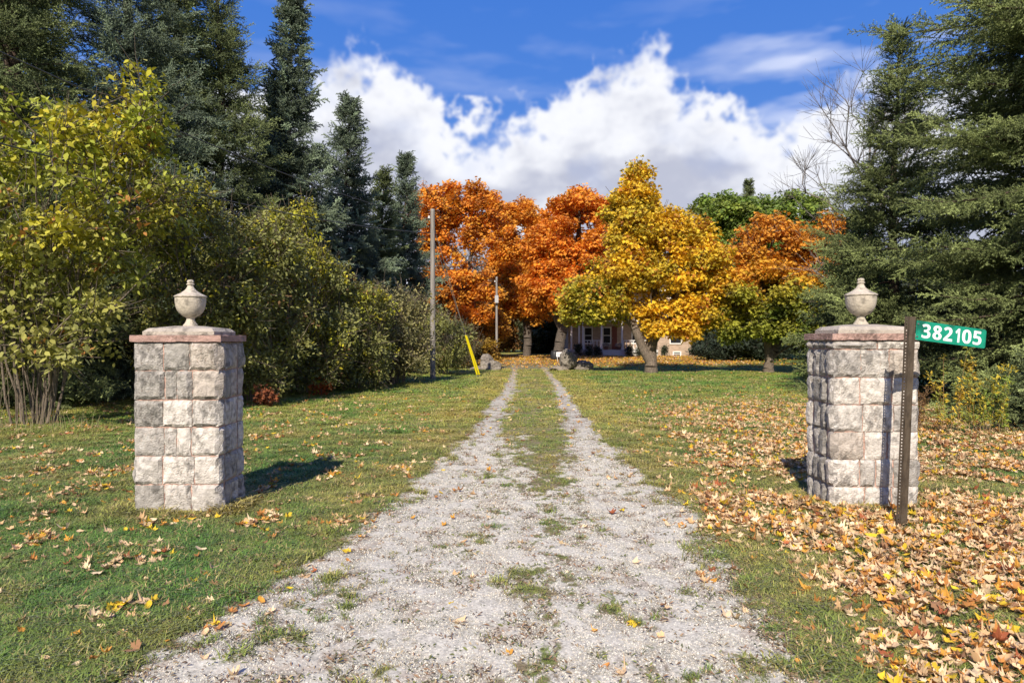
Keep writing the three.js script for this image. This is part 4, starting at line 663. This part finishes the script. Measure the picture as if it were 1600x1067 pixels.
// bare trees and dark woods behind
function bare(label, x, d, seed, H, W, o = {}) {
  const r = rngOf(seed), t = thing('bare_tree', label, 'bare tree', [x, 0, -d], 0, o.group), cl = []; for (let i = 0; i < (o.n ?? 46); i++) cl.push(inLobe(r, [0, H * 0.66, 0, W, H * 0.34, W * 0.8], 0.3));
  const sk = skeleton(r, [[[0, 0, 0], [0.1, H * 0.3, 0], [-0.15, H * 0.6, 0], [0.1, H * 0.95, 0]]], cl, { seg: 0.6, steep: 1.1, len: 0.7, twigs: 6, twigLen: o.tw ?? 1.1, fork: 2, along: 0.8, tip: o.tip ?? 0.008, baseR: o.r ?? 0.16, curl: 0.1 });
  part('trunk', frusta(sk.nodes, (n) => n.r >= 0.04, 8), o.bark ?? BARK.grey, t); part('branches', frusta(sk.nodes, (n) => n.r < 0.04, 3), o.bark ?? BARK.grey, t, 'stuff'); return t;
}
bare('leafless pale tree left of the huge right spruce, against the cloud', 15.6, 30, 501, 13.2, 3.0, { bark: BARK.grey, n: 80, r: 0.12, tip: 0.005 });
bare('low dead tree with pale bare branches right of the orange and green maple', 13.4, 26.5, 503, 6.0, 2.4, { bark: BARK.pale, n: 20, r: 0.08, tip: 0.005 });
bare('leafless grey tree behind the far pole', -1.9, 72, 505, 10.5, 2.6, { tip: 0.018 });
bare('leafless grey tree far back left of the drive', -5.5, 66, 507, 11.0, 2.8, { tip: 0.018 });
bare('leafless grey tree far back at the end of the drive', 1.6, 80, 509, 9.0, 3.0, { tip: 0.018 });
const woodsTree = (label, x, d, seed, H, W, A, B, per = 15) => broadleaf('background_tree', label, 'background tree', [x, d], seed, { group: 'trees at the back of the garden', stems: [[[0, 0, 0], [0.2, H * 0.4, 0], [0, H * 0.9, 0]]], lobes: [[0, H * 0.6, 0, W, H * 0.38, W * 0.9, 46], [0, H * 0.26, 0.4, W * 0.95, H * 0.24, W, 30]], sk: crownSk({ baseR: 0.2, twigs: 1 }), trunkCut: 0.05, bark: BARK.dark, leaf: LEAF, cluster: CL.mapleFar, leafScale: 1.35, perClump: per, clumpR: 1.0, flat: 0.7, low: 0.2, shell: 0.3, color: maplecol(A, B) });
woodsTree('brown-orange tree far back at the left side of the drive end', -6.5, 60, 601, 7.5, 3.0, [0.30, 0.13, 0.02], [0.16, 0.11, 0.03]);
woodsTree('dull orange tree closing the end of the drive', 0.2, 76, 603, 8.5, 3.4, [0.34, 0.15, 0.02], [0.2, 0.10, 0.03], 14);
woodsTree('dark green bush-like tree between the drive end and the house', 3.6, 70, 605, 5.5, 2.8, [0.06, 0.075, 0.025], [0.10, 0.10, 0.03]);
woodsTree('dark evergreen-looking tree right of the house', 18.2, 57, 607, 7.0, 3.4, [0.035, 0.055, 0.02], [0.07, 0.09, 0.03]);
woodsTree('shaded dark green tree behind the orange and green maple', 22.5, 50, 609, 6.5, 3.6, [0.04, 0.06, 0.02], [0.08, 0.10, 0.03]);
woodsTree('shaded green tree behind the right pillar', 19.5, 38, 611, 5.5, 3.0, [0.05, 0.07, 0.02], [0.10, 0.12, 0.03]);
woodsTree('dark hedge-like tree at the back of the right lawn', 28, 47, 613, 7.0, 3.8, [0.04, 0.06, 0.02], [0.08, 0.10, 0.03]);
woodsTree('dark tree at the back left behind the spruces', -13, 48, 615, 9, 4.2, [0.04, 0.06, 0.025], [0.08, 0.09, 0.03]);
{ // far wood closing the horizon
  const r = rngOf(77), M = [], C = [];
  for (let i = 0; i < 15000; i++) { const x = -95 + 200 * r(), h = 7 + 3.5 * fbm2(x * 0.08, 3, 3) * 2, y = h * Math.pow(r(), 0.8), d = 98 + 14 * r(); M.push(mat4(x, y, -d, r() * 2 - 1, r() * 6, r() * 2 - 1, 3.2 * (0.7 + 0.6 * r()))); const t = fbm2(x * 0.12 + 5, 0, 3) + (r() - 0.5) * 0.3; C.push(dim(t > 0.1 ? [0.22, 0.12, 0.04] : [0.055, 0.07, 0.03], 0.6 + 0.7 * r())); }
  const w = instanced('far_woods', CL.mapleFar, LEAF, M, C, scene, 'stuff'); tag(w, 'dark far wood closing the view behind house and drive', 'woods');
}
// spreading dark juniper and garden plants at the house
broadleaf('juniper', 'dark wide spreading juniper on the lawn right of the house', 'juniper', [15.0, 47], 701, { stems: [[[0, 0, 0], [-0.8, 0.5, 0], [-2, 1.0, 0]], [[0, 0, 0], [0.7, 0.6, 0], [1.8, 1.1, 0]], [[0, 0, 0.1], [0, 0.8, 0.2], [0.2, 1.6, 0.3]]], lobes: [[-1.2, 0.9, 0, 1.3, 0.7, 1.3, 34], [0.6, 1.3, 0, 1.8, 0.9, 1.5, 50], [2.2, 0.9, 0, 1.4, 0.7, 1.2, 28]], sk: { seg: 0.4, twigs: 3, tip: 0.006, baseR: 0.08 }, bark: BARK.dark, trunkCut: 0.03, leaf: NEEDLE, cluster: CL.blade, leafScale: 2.6, perClump: 34, clumpR: 0.55, flat: 0.5, low: 0.05, shell: 0.3, color: (p, t, r) => dim([0.02, 0.032, 0.014], 0.6 + 0.8 * r()) });
[[903, 'dark green garden plant left of the porch railing', 1.2], [919, 'dark narrow shrub before the left porch railing', 1.0], [931, 'dark low shrub left of the porch steps', 1.0], [983, 'dark low shrub right of the porch steps', 0.9], [998, 'dark rounded shrub before the right porch railing', 1.1], [1037, 'small dark shrub against the beige brick wall', 0.95]].forEach(([p, l, h], i) => { const x = (p - 800) * 58.2 / F; sapling('garden_shrub', l, 'garden shrub', x, 58.2 - 0.4, 711 + i * 3, h, 0.2, () => [0.045, 0.06, 0.025], 12, CL.shrub, 1.0, 9); });

// ---------------------------------------------------------------- tall weeds at both sides
function weeds(label, x, d, seed, n, h, spread, leafCol, stemCol, cluster = CL.blade) {
  const r = rngOf(seed), t = thing('weed_clump', label, 'weeds', [x, 0, -d]), nodes = [], M = [], C = [];
  for (let i = 0; i < n; i++) { const a = r() * 6.283, b = spread * Math.sqrt(r()), H = h * (0.5 + 0.6 * r()), lx = (r() - 0.5) * 0.6 * H, lz = (r() - 0.5) * 0.4 * H; let prev = null; for (let k = 0; k <= 6; k++) { const s = k / 6, nd = { p: V(Math.cos(a) * b + lx * s * s, H * s, Math.sin(a) * b * 0.6 + lz * s * s), parent: prev, r: 0.004 * (1 - 0.6 * s) }; nodes.push(nd); prev = nd; if (leafCol && k > 1) for (let q = 0; q < 2; q++) { M.push(mat4(nd.p.x, nd.p.y, nd.p.z, (r() - 0.5), r() * 6.28, (r() - 0.5), 0.5 + 0.5 * r())); C.push(dim(leafCol(s, r), 0.7 + 0.6 * r())); } } }
  part('stems', frusta(nodes, () => true, 4), std(stemCol, 0.9), t, 'stuff');
  if (leafCol) instanced('leaves', cluster, LEAF, M, C, t, 'stuff');
  return t;
}
weeds('yellow goldenrod-like stems before the huge right spruce, nearer the pillar', 6.95, 10.7, 801, 9, 1.25, 0.28, (s, r) => (r() < 0.5 ? [0.66, 0.46, 0.04] : [0.36, 0.38, 0.05]), rgb(0.34, 0.2, 0.09));
weeds('yellow weed stems before the spruce at the right edge', 7.6, 10.8, 803, 8, 1.15, 0.28, (s, r) => (r() < 0.6 ? [0.60, 0.48, 0.04] : [0.26, 0.34, 0.05]), rgb(0.30, 0.22, 0.1));
weeds('dry brown stalks between the right pillar and the yellow weeds', 6.35, 11.0, 805, 18, 0.75, 0.5, (s, r) => [0.26, 0.15, 0.06], rgb(0.36, 0.23, 0.12));
weeds('pale dead stalks leaning at the foot of the tall yellow shrub', -9.1, 11.5, 807, 30, 1.1, 0.7, null, rgb(0.30, 0.24, 0.17));
weeds('bleached dry grass stalks under the tall yellow shrub', -7.7, 11.5, 809, 60, 0.34, 0.9, null, rgb(0.34, 0.29, 0.15));

// ---------------------------------------------------------------- grass, gravel, leaves
const inFrame = (x, d, pad = 1.2) => Math.abs(x) < 0.741 * d + pad;
function tuftGeo(seed, n, rad, h, w, lean) {
  const r = rngOf(seed), P = [], I = [];
  for (let i = 0; i < n; i++) {
    const a = r() * 6.283, q = rad * Math.sqrt(r()), b = r() * 6.283, H = h * (0.45 + 0.75 * r()), l = lean * H * (0.3 + r()), x = Math.cos(a) * q, z = Math.sin(a) * q, cx = Math.cos(b), cz = Math.sin(b), k = P.length / 3;
    P.push(x - cz * w, 0, z + cx * w, x + cz * w, 0, z - cx * w, x - cz * w * 0.8 + cx * l * 0.4, H * 0.6, z + cx * w * 0.8 + cz * l * 0.4, x + cz * w * 0.8 + cx * l * 0.4, H * 0.6, z - cx * w * 0.8 + cz * l * 0.4, x + cx * l, H * (1 - 0.25 * lean), z + cz * l);
    I.push(k, k + 1, k + 2, k + 1, k + 3, k + 2, k + 2, k + 3, k + 4);
  }
  const g = new THREE.BufferGeometry(); g.setAttribute('position', new THREE.Float32BufferAttribute(P, 3)); g.setIndex(I); g.computeVertexNormals(); return g;
}
{
  const r = rngOf(901), gs = [tuftGeo(1, 18, 0.05, 0.06, 0.0026, 0.9), tuftGeo(2, 18, 0.06, 0.05, 0.003, 1.3)], top = thing('grass', 'short lawn grass growing on both sides of the drive', 'grass', [0, 0, 0]); top.userData.kind = 'stuff';
  const Ms = [[], []], Cs = [[], []], c = [0, 0, 0];
  const sow = (d0, d1, per, sc) => {
    for (let d = d0; d < d1; d += 0.25) { const w = 0.741 * (d + 0.25) + 1.4, n = Math.round(per * 0.25 * 2 * w);
      for (let i = 0; i < n; i++) { const x = (r() * 2 - 1) * w, dd = d + 0.25 * r(), u = Math.abs(x - xc(dd));
        if (u < 2.2 && gravelCover(x, dd) > 0.12 + 0.5 * r()) continue; if (u < 1.0 && r() < 0.45) continue;
        if (dd > 6.0 && dd < 6.62 && (Math.abs(x + 2.935) < 0.4 || Math.abs(x - 3.185) < 0.4)) continue;
        lawnTone(x, dd, c); const k = 0.6 + 0.9 * r(), dry = r() < 0.15, v = r() < 0.5 ? 0 : 1, big = 0.75 + 0.6 * clamp(fbm2(x * 1.5, dd * 1.5, 3) + 0.4, 0, 1);
        const inD = u < 1.1 ? 0.8 : Math.abs(Math.abs(x - 0.125) - 3.06) < 0.5 && Math.abs(dd - 6.3) < 0.4 ? 1.7 : 1;
        Ms[v].push(mat4(x, ground(x, dd) + (u < 2 ? 0.012 : 0), -dd, (r() - 0.5) * 0.25, r() * 6.283, (r() - 0.5) * 0.25, sc * big * inD * (0.8 + 0.4 * r()), sc * big * inD * (0.6 + 0.5 * r()) / Math.sqrt(sc)));
        Cs[v].push(dry ? [0.36 * k, 0.29 * k, 0.11 * k] : [c[0] * 1.15 * k, c[1] * 1.15 * k, c[2] * k]); } }
  };
  sow(2.6, 6, 1900, 1); sow(6, 11, 1000, 1.15); sow(11, 19, 420, 1.6); sow(19, 34, 150, 2.3);
  for (let v = 0; v < 2; v++) instanced('blades', gs[v], new THREE.MeshPhysicalMaterial({ color: rgb(1, 1, 1), roughness: 0.7, transmission: 0.25, thickness: 0, side: THREE.DoubleSide }), Ms[v], Cs[v], top, 'stuff');
}
{
  const r = rngOf(911), top = thing('gravel', 'loose pale gravel stones scattered over the wheel ruts', 'gravel', [0, 0, 0]); top.userData.kind = 'stuff';
  const gs = [1, 2, 3].map((s) => { const g = new THREE.IcosahedronGeometry(1, 1), p = g.attributes.position; for (let i = 0; i < p.count; i++) { const v = V(p.getX(i), p.getY(i), p.getZ(i)), k = 1 + 0.35 * n3(v.x * 1.3 + s * 9, v.y * 1.3, v.z * 1.3); p.setXYZ(i, v.x * k, v.y * k * 0.62, v.z * k * 0.85); } g.computeVertexNormals(); return g; });
  const Ms = [[], [], []], Cs = [[], [], []];
  for (let i = 0; i < 300000; i++) {
    const d = 2.4 + 10.6 * Math.pow(r(), 1.75), x = xc(d) + (r() * 2 - 1) * 2.0; if (gravelCover(x, d) < 0.25 + 0.7 * r() || r() < ss(7, 13, d)) continue;
    const s = (0.002 + 0.0042 * Math.pow(r(), 3.5)) * (0.8 + d * 0.06), u = x - xc(d), rut = Math.exp(-Math.pow((Math.abs(u) - 0.78) / 0.3, 2)), v = i % 3, k = 0.27 + 0.36 * r(), w = (r() - 0.5) * 0.06;
    Ms[v].push(mat4(x, ground(x, d) + 0.010 + 0.022 * (1 - rut) * ss(2.2, 1.2, Math.abs(u)) + s * 0.2, -d, r() * 6, r() * 6, r() * 6, s)); Cs[v].push([k + w, k * 0.95, k * 0.83 - w * 0.5]);
  }
  for (let v = 0; v < 3; v++) instanced('pebbles', gs[v], std(rgb(1, 1, 1), 0.9), Ms[v], Cs[v], top, 'stuff');
  // crumbled leaves, dry moss and bits of straw caught between the stones
  const bm = [], bc = [], bits = mergeGeometries([0, 1, 2, 3, 4].map((q) => leafFan(BLADE, 0.012 + 0.005 * q, 1.2 * (r() - 0.4), 0.8).applyMatrix4(mat4((r() - 0.5) * 0.07, 0.002 + 0.004 * r(), (r() - 0.5) * 0.07, (r() - 0.5) * 1.2, r() * 6, (r() - 0.5) * 1.2, 1))));
  for (let i = 0; i < 34000; i++) { const d = 2.5 + 13 * Math.pow(r(), 1.5), x = xc(d) + (r() * 2 - 1) * 2.0, u = x - xc(d), g = gravelCover(x, d), p = 0.16 + 0.7 * ss(-0.05, 0.45, fbm2(x * 2.3 + 50, d * 1.6, 5)) + 0.5 * (g > 0.05 && g < 0.9 ? 1 : 0); if (g < 0.04 || r() > p * 0.55) continue; const rut = Math.exp(-Math.pow((Math.abs(u) - 0.78) / 0.3, 2)), k = 0.6 + 0.8 * r(); bm.push(mat4(x, ground(x, d) + 0.013 + 0.022 * (1 - rut) * ss(2.2, 1.2, Math.abs(u)), -d, 0, r() * 6.28, 0, 0.6 + 0.9 * r())); bc.push(dim(r() < 0.5 ? [0.22, 0.14, 0.085] : r() < 0.6 ? [0.14, 0.155, 0.045] : [0.36, 0.28, 0.17], k)); }
  instanced('plant_debris', bits, leafMat(rgb(1, 1, 1), 0.1, 0.9), bm, bc, top, 'stuff');
}
{
  // maple leaf with five pointed lobes and a stalk, curled in several ways
  const half = [[0.0, -0.36], [0.16, -0.40], [0.30, -0.34], [0.24, -0.22], [0.48, -0.08], [0.40, 0.02], [0.56, 0.22], [0.36, 0.2], [0.30, 0.30], [0.14, 0.14], [0.17, 0.38], [0.09, 0.40], [0, 0.64]];
  const outline = [...half, ...half.slice(1, -1).reverse().map(([x, z]) => [-x, z])];
  const leafGeos = Array.from({ length: 10 }, (_, s) => {
    const r = rngOf(40 + s), P = [], I = [], cu = (s % 3 ? 0.25 : 1.5) + 1.4 * r(), tw = (r() - 0.5) * (s % 2 ? 4 : 2), cx = (r() - 0.5) * 1.6, rip = 0.14 + 0.22 * r();
    const y = (x, z) => cu * (x * x * (1 + cx * x) + 0.55 * z * z) * 0.8 + tw * x * z * 0.7 + rip * Math.sin(x * 9 + s) * Math.cos(z * 7 + s * 2) * 0.35;
    const oval = s >= 8, ol = oval ? outline.map((q, i) => { const w = i / outline.length * 6.283; return [0.24 * Math.sin(w) * (1 + 0.2 * Math.cos(w)), -0.5 * Math.cos(w)]; }) : outline.map(([x, z], i) => [x * (1 + 0.16 * Math.sin(i * 2.3 + s)), z * (1 + 0.14 * Math.cos(i * 1.7 + s * 3))]), ring = (k) => ol.map(([x, z]) => [x * k, z * k]);
    P.push(0, y(0, 0), 0); for (const k of [0.5, 1]) for (const [x, z] of ring(k)) P.push(x, y(x, z), z); const n = outline.length;
    for (let i = 0; i < n; i++) { const j = (i + 1) % n; I.push(0, 1 + j, 1 + i, 1 + i, 1 + j, 1 + n + i, 1 + j, 1 + n + j, 1 + n + i); }
    const b = P.length / 3; P.push(-0.012, y(0, -0.36), -0.34, 0.012, y(0, -0.36), -0.34, 0.05, y(0, -0.36) + 0.1, -0.85); I.push(b, b + 1, b + 2);
    const g = new THREE.BufferGeometry(); g.setAttribute('position', new THREE.Float32BufferAttribute(P, 3)); g.setIndex(I); g.computeVertexNormals(); g.computeBoundingBox(); g.translate(0, -g.boundingBox.min.y * 0.5, 0); return g;
  });
  const TONES = [[0.68, 0.48, 0.28], [0.60, 0.39, 0.20], [0.76, 0.58, 0.36], [0.46, 0.20, 0.05], [0.58, 0.29, 0.045], [0.64, 0.45, 0.03], [0.30, 0.16, 0.08], [0.34, 0.10, 0.04], [0.46, 0.34, 0.18]];
  const W = [0.22, 0.18, 0.13, 0.10, 0.09, 0.07, 0.09, 0.03, 0.09];
  const pick = (r) => { let q = r(), i = 0; while (i < W.length - 1 && q > W[i]) { q -= W[i]; i++; } return i; };
  const r = rngOf(921), all = [];
  const drop = (d0, d1, per, sc, warm) => { for (let d = d0; d < d1; d += 0.3) { const w = 0.741 * (d + 0.3) + 1.2, n = Math.round(per * 0.3 * 2 * w); for (let i = 0; i < n; i++) { const x = (r() * 2 - 1) * w, dd = d + 0.3 * r(), L = leafLitter(x, dd); if (r() > L) continue;
    if (dd > 5.98 && dd < 6.62 && (Math.abs(x + 2.935) < 0.4 || Math.abs(x - 3.185) < 0.4)) continue;
    const s = (0.036 + 0.056 * r() * r() + 0.012 * r()) * sc, heap = L > 0.3 ? 0.05 * r() * L : 0.012 * r(), onD = Math.abs(x - xc(dd)) < 1.25;
    let t = pick(r); if (warm && r() < 0.7) t = [3, 4, 4, 5][Math.floor(r() * 4)];
    all.push({ x, d: dd, y: ground(x, dd) + (onD ? 0.018 : 0.028) + heap, s, rx: (r() - 0.5) * (L > 0.3 ? 0.75 : 0.7), ry: r() * 6.283, rz: (r() - 0.5) * (L > 0.3 ? 0.75 : 0.7), g: Math.floor(r() * 10), t, k: 0.75 + 0.5 * r() }); } } };
  drop(2.6, 8, 950, 1); drop(8, 18, 600, 1.05); drop(18, 34, 150, 1.2); drop(34, 60, 32, 1.9, true);
  // the leaves that show largest are meshes of their own, part of the lawn they lie on
  const show = all.filter((l) => Math.abs(l.x) < 0.735 * l.d && l.d > 3.15).sort((a, b) => b.s / b.d - a.s / a.d), near = new Set(show.slice(0, 300));
  const lm = TONES.map((c) => leafMat(rgb(...c), 0.2, 0.85));
  for (const l of near) { const m = part('fallen_leaf', leafGeos[l.g], lm[l.t], lawn); m.position.set(l.x, l.y, -l.d); m.rotation.set(l.rx, l.ry, l.rz, 'YXZ'); m.scale.setScalar(l.s); }
  const top = thing('fallen_leaves', 'tan, orange and yellow fallen maple leaves lying over lawn and drive edge', 'fallen leaves', [0, 0, 0]); top.userData.kind = 'stuff';
  const white = leafMat(rgb(1, 1, 1), 0.2, 0.85);
  for (let g = 0; g < 10; g++) { const L = all.filter((l) => l.g === g && !near.has(l)); instanced('leaves', leafGeos[g], white, L.map((l) => mat4(l.x, l.y, -l.d, l.rx, l.ry, l.rz, l.s)), L.map((l) => dim(TONES[l.t], l.k)), top, 'stuff'); }
}

renderer.render(scene, camera);
